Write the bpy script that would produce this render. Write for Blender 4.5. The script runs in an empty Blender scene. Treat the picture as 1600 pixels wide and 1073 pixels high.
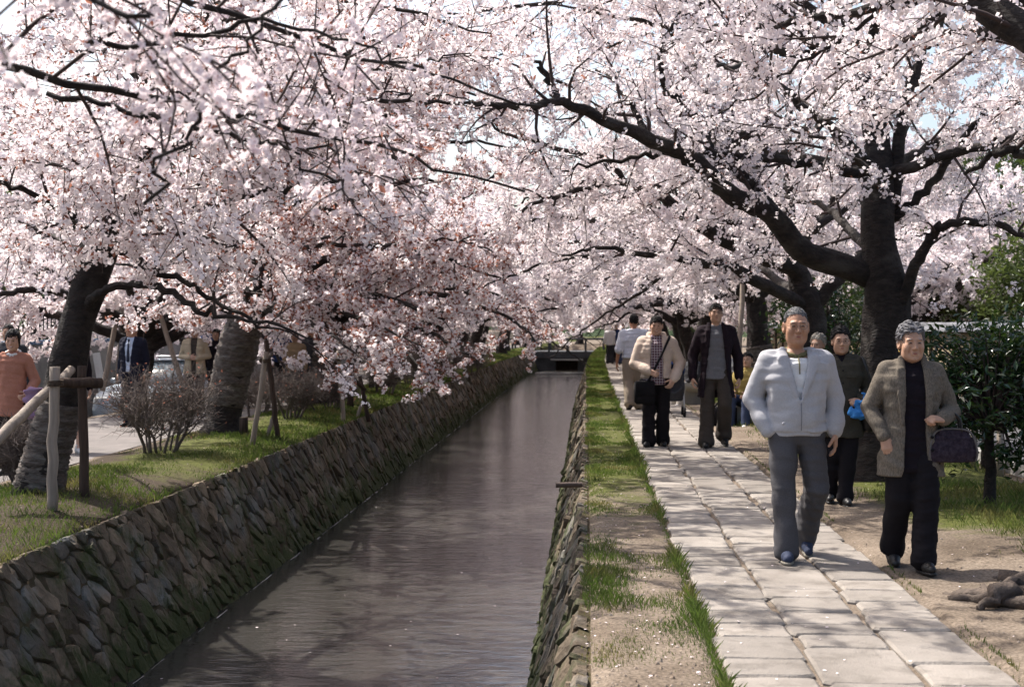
import bpy, math, random
import numpy as np
from mathutils import Vector, Matrix, Euler
R_ = math.radians
rng = np.random.default_rng(7)
random.seed(7)
SC = bpy.context.scene
COL = SC.collection

# ------------------------------------------------------------------ camera, sky, sun, exposure
F_PX, VPX, VPY, EYE = 2222.0, 918.0, 508.0, 1.57       # pixel focal length, vanishing point, eye height
cam_d = bpy.data.cameras.new('camera'); cam = bpy.data.objects.new('camera', cam_d); COL.objects.link(cam)
cam_d.sensor_width = 36.0; cam_d.lens = 36.0 * F_PX / 1600.0
cam_d.clip_start = 0.05; cam_d.clip_end = 3000
yaw = math.atan((VPX - 800) / F_PX); pitch = -math.atan((536.5 - VPY) / F_PX)
cam.location = (0, 0, EYE); cam.rotation_euler = (math.pi/2 + pitch, 0, yaw)
cam_d.dof.use_dof = True; cam_d.dof.focus_distance = 11.0; cam_d.dof.aperture_fstop = 4.5
SC.camera = cam

SUN_AZ = Vector((-0.80, 0.60)).normalized(); SUN_EL = R_(54)
w = bpy.data.worlds.new('World'); SC.world = w; w.use_nodes = True
nt = w.node_tree; bg = nt.nodes['Background']
sky = nt.nodes.new('ShaderNodeTexSky'); sky.sky_type = 'NISHITA'; sky.sun_disc = False
sky.sun_elevation = SUN_EL; sky.sun_rotation = math.atan2(SUN_AZ.x, SUN_AZ.y)
sky.air_density = 1.0; sky.dust_density = 4.2; sky.ozone_density = 1.0
nt.links.new(sky.outputs['Color'], bg.inputs['Color']); bg.inputs['Strength'].default_value = 0.15
sun_d = bpy.data.lights.new('sun', 'SUN'); sun = bpy.data.objects.new('sun', sun_d); COL.objects.link(sun)
sun_d.energy = 4.8; sun_d.angle = R_(0.53); sun_d.color = (1.0, 0.95, 0.88)
sdir = Vector((SUN_AZ.x*math.cos(SUN_EL), SUN_AZ.y*math.cos(SUN_EL), math.sin(SUN_EL)))
sun.rotation_euler = sdir.to_track_quat('Z', 'Y').to_euler(); sun.location = sdir*60
vs = SC.view_settings; vs.view_transform = 'Standard'; vs.look = 'None'; vs.exposure = 0.82; vs.gamma = 1.0; vs.use_curve_mapping = False
SC.render.engine = 'CYCLES'
cy = SC.cycles
cy.max_bounces = 7; cy.diffuse_bounces = 4; cy.glossy_bounces = 3; cy.transmission_bounces = 4; cy.transparent_max_bounces = 6
cy.sample_clamp_indirect = 4.0; cy.caustics_reflective = False; cy.caustics_refractive = False
cy.use_denoising = True
try: cy.denoiser = 'OPENIMAGEDENOISE'; cy.denoising_input_passes = 'RGB_ALBEDO_NORMAL'
except Exception: pass

def at(px, py, d):
    """pixel of the 1600 px photograph at depth d (m along the canal) -> world point"""
    return np.array(((px-VPX)/F_PX*d, d, EYE + (VPY-py)/F_PX*d))
def cx(y):            # the canal bends a little to the right far away
    return np.where(np.asarray(y) > 45, 0.00029*(np.asarray(y, float)-45)**2, 0.0)

# ------------------------------------------------------------------ helpers
def mesh_np(name, V, faces, mats=(), parent=None, smooth=True, mi=None, link=True):
    """V (n,3); faces: list of (m,k) int arrays; mi: per-list material index or per-face array"""
    V = np.asarray(V, np.float32)
    faces = [np.asarray(f, np.int32) for f in faces if len(f)]
    me = bpy.data.meshes.new(name)
    me.vertices.add(len(V)); me.vertices.foreach_set('co', V.ravel())
    nl = sum(f.size for f in faces); npoly = sum(len(f) for f in faces)
    me.loops.add(nl); me.loops.foreach_set('vertex_index', np.concatenate([f.ravel() for f in faces]))
    tot = np.concatenate([np.full(len(f), f.shape[1], np.int32) for f in faces])
    st = np.concatenate(([0], np.cumsum(tot)[:-1])).astype(np.int32)
    me.polygons.add(npoly); me.polygons.foreach_set('loop_start', st); me.polygons.foreach_set('loop_total', tot)
    me.polygons.foreach_set('use_smooth', np.full(npoly, smooth, bool))
    for m in mats: me.materials.append(m)
    if mi is not None: me.polygons.foreach_set('material_index', np.asarray(mi, np.int32))
    me.update(calc_edges=True); me.validate()
    o = bpy.data.objects.new(name, me)
    if link: COL.objects.link(o)
    if parent is not None: o.parent = parent
    return o
def tag(o, label=None, cat=None, group=None, kind=None):
    if label: o['label'] = label
    if cat: o['category'] = cat
    if group: o['group'] = group
    if kind: o['kind'] = kind
    return o
def empty(name, loc=(0,0,0), rz=0.0, label=None, cat=None, group=None):
    o = bpy.data.objects.new(name, None); COL.objects.link(o); o.empty_display_size = .2
    o.location = loc; o.rotation_euler = (0, 0, rz)
    return tag(o, label, cat, group)
def copy_thing(o, loc=None, rz=None, scale=None, label=None, group=None):
    r = o.copy(); COL.objects.link(r)
    for ch in o.children:
        c = ch.copy(); COL.objects.link(c); c.parent = r
        for g in ch.children:
            d = g.copy(); COL.objects.link(d); d.parent = c
    if loc is not None: r.location = loc
    if rz is not None: r.rotation_euler = (0, 0, rz)
    if scale is not None: r.scale = (scale,)*3
    if label: r['label'] = label
    if group: r['group'] = group
    return r

class MB:
    """collects tubes, boxes and lathes into one mesh"""
    def __init__(s): s.V = []; s.Q = []; s.T = []; s.P = []; s.n = 0
    def add(s, V, Q=None, T=None):
        V = np.asarray(V, float)
        if Q is not None and len(Q): s.Q.append(np.asarray(Q)+s.n)
        if T is not None and len(T): s.T.append(np.asarray(T)+s.n)
        s.V.append(V); s.n += len(V)
    def tube(s, pts, rad, k=8, cap=True, rough=0.0):
        pts = np.asarray(pts, float); n = len(pts); rad = np.broadcast_to(np.asarray(rad, float), (n,))
        t = np.gradient(pts, axis=0); t /= np.linalg.norm(t, axis=1)[:, None]+1e-9
        ref = np.array((0, 0, 1.0)) if abs(t[0][2]) < .8 else np.array((1.0, 0, 0))
        u = np.cross(t[0], ref); u /= np.linalg.norm(u)
        a = np.arange(k)*2*np.pi/k; ca, sa = np.cos(a), np.sin(a)
        V = np.empty((n, k, 3))
        for i in range(n):
            u = u - t[i]*np.dot(u, t[i]); u /= np.linalg.norm(u)+1e-9
            v = np.cross(t[i], u)
            rr = rad[i]*(1+rough*rng.standard_normal(k)) if rough else rad[i]
            V[i] = pts[i] + (ca*rr)[:, None]*u + (sa*rr)[:, None]*v
        i, j = np.meshgrid(np.arange(n-1), np.arange(k), indexing='ij')
        q = np.stack((i*k+j, i*k+(j+1) % k, (i+1)*k+(j+1) % k, (i+1)*k+j), -1).reshape(-1, 4)
        V = V.reshape(-1, 3); T = None
        if cap:
            V = np.vstack((V, pts[0], pts[-1])); c0, c1 = n*k, n*k+1; jj = np.arange(k)
            T = np.vstack((np.stack((np.full(k, c0), (jj+1) % k, jj), -1),
                           np.stack((np.full(k, c1), (n-1)*k+jj, (n-1)*k+(jj+1) % k), -1)))
        s.add(V, q, T)
    def box(s, c, sz, rz=0.0, M=None, bev=0.0):
        c = np.asarray(c, float); h = np.asarray(sz, float)/2
        if bev <= 0:
            V = np.array([(x, y, z) for z in (-1, 1) for y in (-1, 1) for x in (-1, 1)], float)*h
            Q = [(0,2,3,1),(4,5,7,6),(0,1,5,4),(2,6,7,3),(0,4,6,2),(1,3,7,5)]
        else:                                     # chamfered in plan and at the top and bottom rims
            b = min(bev, h.min()*.9); rings = []
            for z, ins in ((-h[2], b), (-h[2]+b, 0), (h[2]-b, 0), (h[2], b)):
                hx, hy = h[0]-ins, h[1]-ins
                rings += [(hx-b,-hy,z),(hx,-hy+b,z),(hx,hy-b,z),(hx-b,hy,z),(-hx+b,hy,z),(-hx,hy-b,z),(-hx,-hy+b,z),(-hx+b,-hy,z)]
            V = np.array(rings); Q = []
            for r in range(3):
                for j in range(8): Q.append((r*8+j, r*8+(j+1)%8, r*8+8+(j+1)%8, r*8+8+j))
            for r, f in ((0, -1), (24, 1)):
                for a in ((0,1,2,3),(0,3,4,7),(4,5,6,7)):
                    Q.append(tuple(r+i for i in (a if f > 0 else a[::-1])))
        if rz:
            cz, sz_ = math.cos(rz), math.sin(rz); V = V @ np.array(((cz, sz_, 0), (-sz_, cz, 0), (0, 0, 1)))
        if M is not None: V = V @ np.asarray(M).T
        s.add(V+c, Q)
    def lathe(s, prof, c=(0,0,0), k=20):
        prof = np.asarray(prof, float); n = len(prof); a = np.arange(k)*2*np.pi/k
        V = np.stack((prof[:, 0:1]*np.cos(a), prof[:, 0:1]*np.sin(a), np.repeat(prof[:, 1:2], k, 1)), -1).reshape(-1, 3)
        i, j = np.meshgrid(np.arange(n-1), np.arange(k), indexing='ij')
        s.add(V+np.asarray(c), np.stack((i*k+j, i*k+(j+1)%k, (i+1)*k+(j+1)%k, (i+1)*k+j), -1).reshape(-1, 4))
    def build(s, name, m, parent=None, smooth=True, **kw):
        f = []
        if s.Q: f.append(np.vstack(s.Q))
        if s.T: f.append(np.vstack(s.T))
        return mesh_np(name, np.vstack(s.V), f, [m] if not isinstance(m, (list, tuple)) else m, parent, smooth, **kw)

# value noise on numpy arrays
_perm = np.random.default_rng(3).random((64, 64, 64)).astype(np.float32)
def vnoise(p):
    p = np.asarray(p, float); i = np.floor(p).astype(int); f = p-i; f = f*f*(3-2*f); i &= 63; j = (i+1) & 63
    x0, y0, z0 = i[..., 0], i[..., 1], i[..., 2]; x1, y1, z1 = j[..., 0], j[..., 1], j[..., 2]
    fx, fy, fz = f[..., 0], f[..., 1], f[..., 2]; g = _perm
    a = g[x0,y0,z0]*(1-fx)+g[x1,y0,z0]*fx; b = g[x0,y1,z0]*(1-fx)+g[x1,y1,z0]*fx
    c = g[x0,y0,z1]*(1-fx)+g[x1,y0,z1]*fx; d = g[x0,y1,z1]*(1-fx)+g[x1,y1,z1]*fx
    return (a*(1-fy)+b*fy)*(1-fz)+(c*(1-fy)+d*fy)*fz
def n2(x, y, s, off=0.0, oct=3):
    x = np.asarray(x, float); y = np.asarray(y, float); v = 0; a = 1; t = 0
    for o in range(oct):
        v = v + a*vnoise(np.stack((x*s+off, y*s+off*1.7, np.full_like(x, off+o*7.3)), -1)); t += a; a *= .5; s *= 2.1
    return v/t
def smooth_poly(P, n):
    """Catmull-Rom resample of (k,>=3) control rows into n rows"""
    P = np.asarray(P, float)
    if len(P) == 2: return P[0]+(P[1]-P[0])*np.linspace(0, 1, n)[:, None]
    Q = np.vstack((2*P[0]-P[1], P, 2*P[-1]-P[-2])); t = np.linspace(0, len(P)-1-1e-6, n); i = t.astype(int); f = (t-i)[:, None]
    a, b, c, d = Q[i], Q[i+1], Q[i+2], Q[i+3]
    return .5*((2*b)+(-a+c)*f+(2*a-5*b+4*c-d)*f**2+(-a+3*b-3*c+d)*f**3)

# ------------------------------------------------------------------ materials
def mat(name, c1, c2=None, scale=8.0, rough=.8, bump=0.0, bscale=40.0, spec=.3, detail=4, stretch=(1,1,1), c3=None, s3=2.0,
        vary=0.0, translucent=0.0, tcol=None, metallic=0.0, sheen=0.0, bdist=.01, lo=.35, hi=.65):
    m = bpy.data.materials.new(name); m.use_nodes = True; t = m.node_tree; N = t.nodes; L = t.links
    b = N['Principled BSDF']; b.inputs['Roughness'].default_value = rough
    b.inputs['Specular IOR Level'].default_value = spec; b.inputs['Metallic'].default_value = metallic
    if sheen: b.inputs['Sheen Weight'].default_value = sheen
    tc = N.new('ShaderNodeTexCoord'); mp = N.new('ShaderNodeMapping'); mp.inputs['Scale'].default_value = stretch
    L.new(tc.outputs['Object'], mp.inputs['Vector'])
    out = None
    def noise(s, d=detail):
        n = N.new('ShaderNodeTexNoise'); n.inputs['Scale'].default_value = s; n.inputs['Detail'].default_value = d
        n.inputs['Roughness'].default_value = .6; L.new(mp.outputs['Vector'], n.inputs['Vector']); return n.outputs['Fac']
    def ramp(fac, lo, hi):
        r = N.new('ShaderNodeMapRange'); r.inputs['From Min'].default_value = lo; r.inputs['From Max'].default_value = hi
        L.new(fac, r.inputs['Value']); return r.outputs['Result']
    def mix(f, A, B):
        x = N.new('ShaderNodeMix'); x.data_type = 'RGBA'
        if isinstance(f, float): x.inputs[0].default_value = f
        else: L.new(f, x.inputs[0])
        for s, v in ((6, A), (7, B)):
            if isinstance(v, tuple): x.inputs[s].default_value = (*v, 1)
            else: L.new(v, x.inputs[s])
        return x.outputs[2]
    col = mix(ramp(noise(scale), lo, hi), c1, c2 if c2 else c1)
    if c3: col = mix(ramp(noise(s3), .5, .68), col, c3)
    if vary:
        oi = N.new('ShaderNodeObjectInfo'); ge = N.new('ShaderNodeNewGeometry')
        ad = N.new('ShaderNodeMath'); ad.operation = 'ADD'; L.new(oi.outputs['Random'], ad.inputs[0]); L.new(ge.outputs['Random Per Island'], ad.inputs[1])
        fr = N.new('ShaderNodeMath'); fr.operation = 'FRACT'; L.new(ad.outputs[0], fr.inputs[0])
        r = N.new('ShaderNodeMapRange'); r.inputs['To Min'].default_value = 1-vary; r.inputs['To Max'].default_value = 1+vary
        L.new(fr.outputs[0], r.inputs['Value'])
        v = N.new('ShaderNodeVectorMath'); v.operation = 'SCALE'; L.new(col, v.inputs[0]); L.new(r.outputs['Result'], v.inputs['Scale']); col = v.outputs[0]
        m['rnd'] = 1
    L.new(col, b.inputs['Base Color'])
    if bump:
        bm = N.new('ShaderNodeBump'); bm.inputs['Strength'].default_value = bump; bm.inputs['Distance'].default_value = bdist
        L.new(noise(bscale, 6), bm.inputs['Height']); L.new(bm.outputs['Normal'], b.inputs['Normal'])
    if translucent:
        tr = N.new('ShaderNodeBsdfTranslucent'); ms = N.new('ShaderNodeMixShader'); ms.inputs[0].default_value = translucent
        if tcol: tr.inputs['Color'].default_value = (*tcol, 1)
        else: L.new(col, tr.inputs['Color'])
        L.new(b.outputs[0], ms.inputs[1]); L.new(tr.outputs[0], ms.inputs[2]); L.new(ms.outputs[0], N['Material Output'].inputs['Surface'])
    return m
def cloth(name, c, c2=None, rough=.9, scale=60, **kw):
    c2 = c2 or tuple(x*.82 for x in c)
    kw.setdefault('bump', .25); kw.setdefault('bscale', 160.0); kw.setdefault('bdist', .004)
    return mat(name, c, c2, scale=scale, rough=rough, spec=.15, **kw)
def unit(v): v = np.asarray(v, float); return v/(np.linalg.norm(v, axis=-1, keepdims=True)+1e-9)
# ------------------------------------------------------------------ setting: ground, canal, walls, paths
WZ = -1.13                                   # water level
def ground_z(x, y):
    x = np.asarray(x, float); y = np.asarray(y, float)
    z = .035*(n2(x, y, .9, 3)-.5)
    left = np.clip((-x-3.9)/.5, 0, 1)*np.clip((x+5.9)/.9, 0, 1)
    z = z*(1+1.6*left) + .09*left
    z = np.where(x > 2.1, z + .05*np.clip((x-2.3)/.6, 0, 1)*np.clip((4.3-x)/.3, 0, 1)*n2(x, y, .6, 9)*2, z)
    z = np.where((x > .6) & (x < 1.95), z*.2-.035, z)
    z = np.where((x > -.06) & (x < .6), z*.7+.012, z)
    z = np.where(x < -8.5, -.6*np.clip((-x-8.5)/.5, 0, 1)+z*.3, z)
    z = np.where(x < -11.6, .9, z)
    z = np.where(x > 4.4, z*.1-.03, z)
    return z
gx = np.concatenate(([-600,-150,-60,-30,-20,-14,-11.75,-11.55,-11,-10,-9.2,-9.0,-8.75,-8.5,-8.25,-7.6,-7,-6.5,-6.1,-5.8],
                     np.arange(-5.6,-3.9,.14), [-3.91,-3.62,-3.6,-.28,-.26,.02,.1,.2,.3,.4,.5,.6,.63,1,1.5,1.9,1.95,2.1], np.arange(2.3,4.4,.18),
                     [4.42,4.6,5.5,6.9,7.1,8,12,20,40,90,200,600]))
gy = np.concatenate(([-80,-20,-6],np.arange(-2,42,.22),np.arange(42,112,2.0),[112.5,130,180,300,600]))
GX, GY = np.meshgrid(gx, gy); GZ = ground_z(GX, GY)
tr_ = (GX > -3.63) & (GX < -.25) & (GY < 112); GZ[tr_] = -1.7
edge = ((GX > -3.92) & (GX < -3.9)) | ((GX > .01) & (GX < .03)); GZ[edge] = -.01
Gm = np.zeros_like(GX)                                     # where moss and grass grow in the soil
Gm = np.where(GX < -3.8, np.clip(1.25-np.abs(GX+4.55)/1.1, 0, .82)*np.clip((GY-9)/7, .12, 1), Gm)
Gm = np.where((GX > -.1) & (GX < .7), np.clip((GY-7)/9, .0, 1)*.8+.12, Gm)
Gm = np.where((GX > 2.25) & (GX < 4.4), np.clip((GX-2.25)/.5, 0, 1)*np.clip((GY-9.5)/2, 0, 1), Gm)
i, j = np.meshgrid(np.arange(len(gy)-1), np.arange(len(gx)-1), indexing='ij'); nx_ = len(gx)
GQ = np.stack((i*nx_+j, i*nx_+j+1, (i+1)*nx_+j+1, (i+1)*nx_+j), -1).reshape(-1, 4)
soil = mat('soil', (.235,.188,.145), (.135,.104,.077), scale=1.3, rough=.95, bump=.5, bscale=22, bdist=.03, spec=.1, detail=8)
_t = soil.node_tree; _N = _t.nodes; _L = _t.links
_b = _N['Principled BSDF']; _c = _b.inputs['Base Color'].links[0].from_socket
_a = _N.new('ShaderNodeAttribute'); _a.attribute_name = 'moss'
_n = _N.new('ShaderNodeTexNoise'); _n.inputs['Scale'].default_value = 3.2; _n.inputs['Detail'].default_value = 9; _n.inputs['Roughness'].default_value = .7
_tc = _N.new('ShaderNodeTexCoord'); _L.new(_tc.outputs['Object'], _n.inputs['Vector'])
_m = _N.new('ShaderNodeMath'); _m.operation = 'ADD'; _L.new(_a.outputs['Fac'], _m.inputs[0]); _L.new(_n.outputs['Fac'], _m.inputs[1])
_r = _N.new('ShaderNodeMapRange'); _r.inputs['From Min'].default_value = .98; _r.inputs['From Max'].default_value = 1.25; _L.new(_m.outputs[0], _r.inputs['Value'])
_x = _N.new('ShaderNodeMix'); _x.data_type = 'RGBA'; _L.new(_r.outputs['Result'], _x.inputs[0]); _a2 = _N.new('ShaderNodeAttribute'); _a2.attribute_name = 'mould_shade'; _xm = _N.new('ShaderNodeMix'); _xm.data_type = 'RGBA'; _mm = _N.new('ShaderNodeMath'); _mm.operation = 'MULTIPLY_ADD'; _mm.inputs[1].default_value = 1.6; _L.new(_a2.outputs['Fac'], _mm.inputs[0]); _n5 = _N.new('ShaderNodeTexNoise'); _n5.inputs['Scale'].default_value = 2.1; _n5.inputs['Detail'].default_value = 8; _L.new(_n5.outputs['Fac'], _mm.inputs[2]); _r5 = _N.new('ShaderNodeMapRange'); _r5.inputs['From Min'].default_value = .85; _r5.inputs['From Max'].default_value = 1.6; _L.new(_mm.outputs[0], _r5.inputs['Value']); _L.new(_r5.outputs['Result'], _xm.inputs[0]); _L.new(_c, _xm.inputs[6]); _xm.inputs[7].default_value = (.060,.045,.032,1); _c = _xm.outputs[2]
_L.new(_c, _x.inputs[6]); _x.inputs[7].default_value = (.085,.092,.025,1)
_n3 = _N.new('ShaderNodeTexNoise'); _n3.inputs['Scale'].default_value = 55; _n3.inputs['Detail'].default_value = 5; _L.new(_tc.outputs['Object'], _n3.inputs['Vector'])
_r3 = _N.new('ShaderNodeMapRange'); _r3.inputs['From Min'].default_value = .36; _r3.inputs['From Max'].default_value = .62; _r3.inputs['To Min'].default_value = .55; _r3.inputs['To Max'].default_value = 1.12; _L.new(_n3.outputs['Fac'], _r3.inputs['Value'])
_v = _N.new('ShaderNodeVectorMath'); _v.operation = 'SCALE'; _L.new(_x.outputs[2], _v.inputs[0]); _L.new(_r3.outputs['Result'], _v.inputs['Scale'])
_L.new(_v.outputs[0], _b.inputs['Base Color'])
GXc = GX+cx(GY)*(np.abs(GX) < 30)
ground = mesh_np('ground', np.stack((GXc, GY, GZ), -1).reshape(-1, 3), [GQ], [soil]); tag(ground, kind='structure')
_at = ground.data.attributes.new('moss', 'FLOAT', 'POINT'); _at.data.foreach_set('value', Gm.ravel().astype(np.float32))

Md = np.where((GX < -3.7) & (GX > -5.8), .85, 0.0); Md = np.where((GX > 2.4) & (GX < 4.4) & (GY > 9.5), .45, Md)  # leaf mould on the banks, its colour darkened further to paint in shade
_at = ground.data.attributes.new('mould_shade', 'FLOAT', 'POINT'); _at.data.foreach_set('value', Md.ravel().astype(np.float32))

def strip(name, x0, x1, y0, y1, z, m, dy=1.0, nx=6, rough_edge=.05, follow=True, zf=None):
    ys = np.arange(y0, y1+.01, dy); xs = np.linspace(x0, x1, nx); X, Y = np.meshgrid(xs, ys)
    if rough_edge:
        X[:, 0] += rough_edge*(n2(Y[:, 0], Y[:, 0], 1.3, 2)-.5)*4; X[:, -1] += rough_edge*(n2(Y[:, 0], Y[:, 0], 1.1, 5)-.5)*4
    Z = np.full_like(X, z) if zf is None else zf(X, Y)+z
    i, j = np.meshgrid(np.arange(len(ys)-1), np.arange(nx-1), indexing='ij')
    Q = np.stack((i*nx+j, i*nx+j+1, (i+1)*nx+j+1, (i+1)*nx+j), -1).reshape(-1, 4)
    return mesh_np(name, np.stack((X+(cx(Y) if follow else 0), Y, Z), -1).reshape(-1, 3), [Q], [m])

# water: murky, rippled across the flow
wm = bpy.data.materials.new('canal_water'); wm.use_nodes = True; _t = wm.node_tree; _N = _t.nodes; _L = _t.links
_b = _N['Principled BSDF']; _b.inputs['Base Color'].default_value = (.044,.041,.037,1); _b.inputs['Roughness'].default_value = .025; _b.inputs['IOR'].default_value = 1.33
_b.inputs['Specular IOR Level'].default_value = 1.0
_tc = _N.new('ShaderNodeTexCoord'); _h = None
for sc_, st_, w_ in ((1.6, (1.0,1.3,1), .5), (6.0, (.42,1.15,1), 1.0), (15.0, (.42,1.1,1), .45)):
    _mp = _N.new('ShaderNodeMapping'); _mp.inputs['Scale'].default_value = st_; _L.new(_tc.outputs['Object'], _mp.inputs['Vector'])
    _n = _N.new('ShaderNodeTexNoise'); _n.inputs['Scale'].default_value = sc_; _n.inputs['Detail'].default_value = 4; _n.inputs['Distortion'].default_value = .8; _L.new(_mp.outputs['Vector'], _n.inputs['Vector'])
    _m = _N.new('ShaderNodeMath'); _m.operation = 'MULTIPLY'; _m.inputs[1].default_value = w_; _L.new(_n.outputs['Fac'], _m.inputs[0])
    if _h is None: _h = _m.outputs[0]
    else:
        _s = _N.new('ShaderNodeMath'); _s.operation = 'ADD'; _L.new(_h, _s.inputs[0]); _L.new(_m.outputs[0], _s.inputs[1]); _h = _s.outputs[0]
_bm = _N.new('ShaderNodeBump'); _bm.inputs['Strength'].default_value = .5; _bm.inputs['Distance'].default_value = .016; _L.new(_h, _bm.inputs['Height']); _L.new(_bm.outputs['Normal'], _b.inputs['Normal'])
water = strip('water', -3.66, -.22, -4, 111, WZ, wm, dy=3.0, nx=3, rough_edge=0); tag(water, kind='structure')

# ---- canal walls of stones laid on the diagonal
stone_m = mat('wall_stone', (.165,.125,.085), (.080,.060,.040), scale=5, rough=.9, bump=.9, bscale=26, bdist=.02, c3=(.145,.145,.132), s3=1.7, vary=.5, spec=.25, detail=8)
joint_m = mat('wall_joint', (.085,.062,.042), (.05,.045,.02), scale=6, rough=.95, bump=.8, bscale=30, bdist=.03, spec=.1)
def add_moss(m, zlo, zhi, colr=(.050,.058,.020), amount=.565):
    """moss and damp staining, patchy and thicker near the waterline"""
    t = m.node_tree; N = t.nodes; L = t.links; b = N['Principled BSDF']; c = b.inputs['Base Color'].links[0].from_socket
    tc = N.new('ShaderNodeTexCoord'); n = N.new('ShaderNodeTexNoise'); n.inputs['Scale'].default_value = 2.6; n.inputs['Detail'].default_value = 8; n.inputs['Roughness'].default_value = .72
    L.new(tc.outputs['Object'], n.inputs['Vector']); sp = N.new('ShaderNodeSeparateXYZ'); L.new(tc.outputs['Object'], sp.inputs[0])
    r = N.new('ShaderNodeMapRange'); r.inputs['From Min'].default_value = zlo; r.inputs['From Max'].default_value = zhi; r.inputs['To Min'].default_value = .22; r.inputs['To Max'].default_value = 0; L.new(sp.outputs['Z'], r.inputs['Value'])
    a = N.new('ShaderNodeMath'); a.operation = 'ADD'; L.new(n.outputs['Fac'], a.inputs[0]); L.new(r.outputs['Result'], a.inputs[1])
    r2 = N.new('ShaderNodeMapRange'); r2.inputs['From Min'].default_value = amount-.06; r2.inputs['From Max'].default_value = amount+.08; L.new(a.outputs[0], r2.inputs['Value'])
    x = N.new('ShaderNodeMix'); x.data_type = 'RGBA'; L.new(r2.outputs['Result'], x.inputs[0]); L.new(c, x.inputs[6]); x.inputs[7].default_value = (*colr, 1); L.new(x.outputs[2], b.inputs['Base Color'])
add_moss(stone_m, WZ, WZ+.55); 
def clip_poly(P, n, d):
    out = []
    for k in range(len(P)):
        a, b = P[k], P[(k+1) % len(P)]; da, db = a@n-d, b@n-d
        if da <= 0: out.append(a)
        if (da < 0 < db) or (db < 0 < da): out.append(a+(b-a)*(da/(da-db)))
    return out
def wall_cells(u0, u1, v0, v1, lx, ly, seed):
    r = np.random.default_rng(seed); e1 = np.array((.74,-.67)); e2 = np.array((.60,.80)); C = []
    rad = int(max(u1-u0, 3)/min(lx, ly))+8; c0 = np.array(((u0+u1)/2, (v0+v1)/2))
    for i in range(-rad, rad):
        for j in range(-rad, rad):
            p = c0 + (i+.5*(j % 2))*lx*e1 + j*ly*e2
            if u0-.5 < p[0] < u1+.5 and v0-.4 < p[1] < v1+.4: C.append(p + r.uniform(-.24, .24, 2)*np.array((lx, ly)))
    C = np.array(C); Minv = np.linalg.inv(np.stack((e1*lx, e2*ly), 1)); S = C@Minv.T; M = Minv.T@Minv; cells = []
    for k in range(len(C)):
        if not (u0 < C[k, 0] < u1): continue
        d2 = ((S-S[k])**2).sum(1); nb = np.argsort(d2)[1:13]
        P = [C[k]+np.array(q) for q in ((-.6,-.6),(.6,-.6),(.6,.6),(-.6,.6))]
        for q in nb:
            n = M@(C[q]-C[k]); P = clip_poly(P, n, n@(C[q]+C[k])/2)
            if len(P) < 3: break
        for n, d in ((np.array((0,1.)), v1), (np.array((0,-1.)), -v0)):
            if len(P) >= 3: P = clip_poly(P, n, d)
        if len(P) >= 3:
            P = np.array(P); c = P.mean(0)
            A = .5*abs(np.sum(P[:,0]*np.roll(P[:,1],-1)-P[:,1]*np.roll(P[:,0],-1)))
            if A > .008: cells.append((c, P))
    return cells
def stone_mesh(c, P, T, r, gap=.009, hmin=.002, hmax=.018, sub=True):
    """T maps (u,v,depth) to world. Irregular dressed stone: edge ring, shoulder ring, crown"""
    Q = []
    for k in range(len(P)):
        a, b = P[k], P[(k+1) % len(P)]; l = np.linalg.norm(b-a)
        if l < .03 or not sub: Q.append((a+b)/2 if l < .03 else a); continue
        Q.append(a+(b-a)*min(.3, .035/l)); 
        if l > .14: Q.append((a+b)/2 + r.normal(0, .009, 2))
        Q.append(b-(b-a)*min(.3, .035/l))
    Q = np.array(Q); D = Q-c; L = np.linalg.norm(D, axis=1)[:, None]; k = len(Q)
    h = r.uniform(hmin, hmax); tilt = r.normal(0, .09, 2)
    R0 = c+D*(1-gap/L); R1 = c+D*(1-gap/L)*r.uniform(.86, .96, (k, 1))
    d0 = np.full(k, -.05); d1 = h+(R1-c)@tilt+r.normal(0, .005, k)
    V = np.vstack((np.c_[R0, d0], np.c_[R0*.97+c*.03, d1*.55-.004], np.c_[R1, d1], [[c[0], c[1], h+.006]]))
    j = np.arange(k); jn = (j+1) % k
    Qd = np.vstack((np.stack((j, jn, k+jn, k+j), -1), np.stack((k+j, k+jn, 2*k+jn, 2*k+j), -1)))
    Tr = np.stack((2*k+j, 2*k+jn, np.full(k, 3*k)), -1)
    return T(V), Qd, Tr
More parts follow.
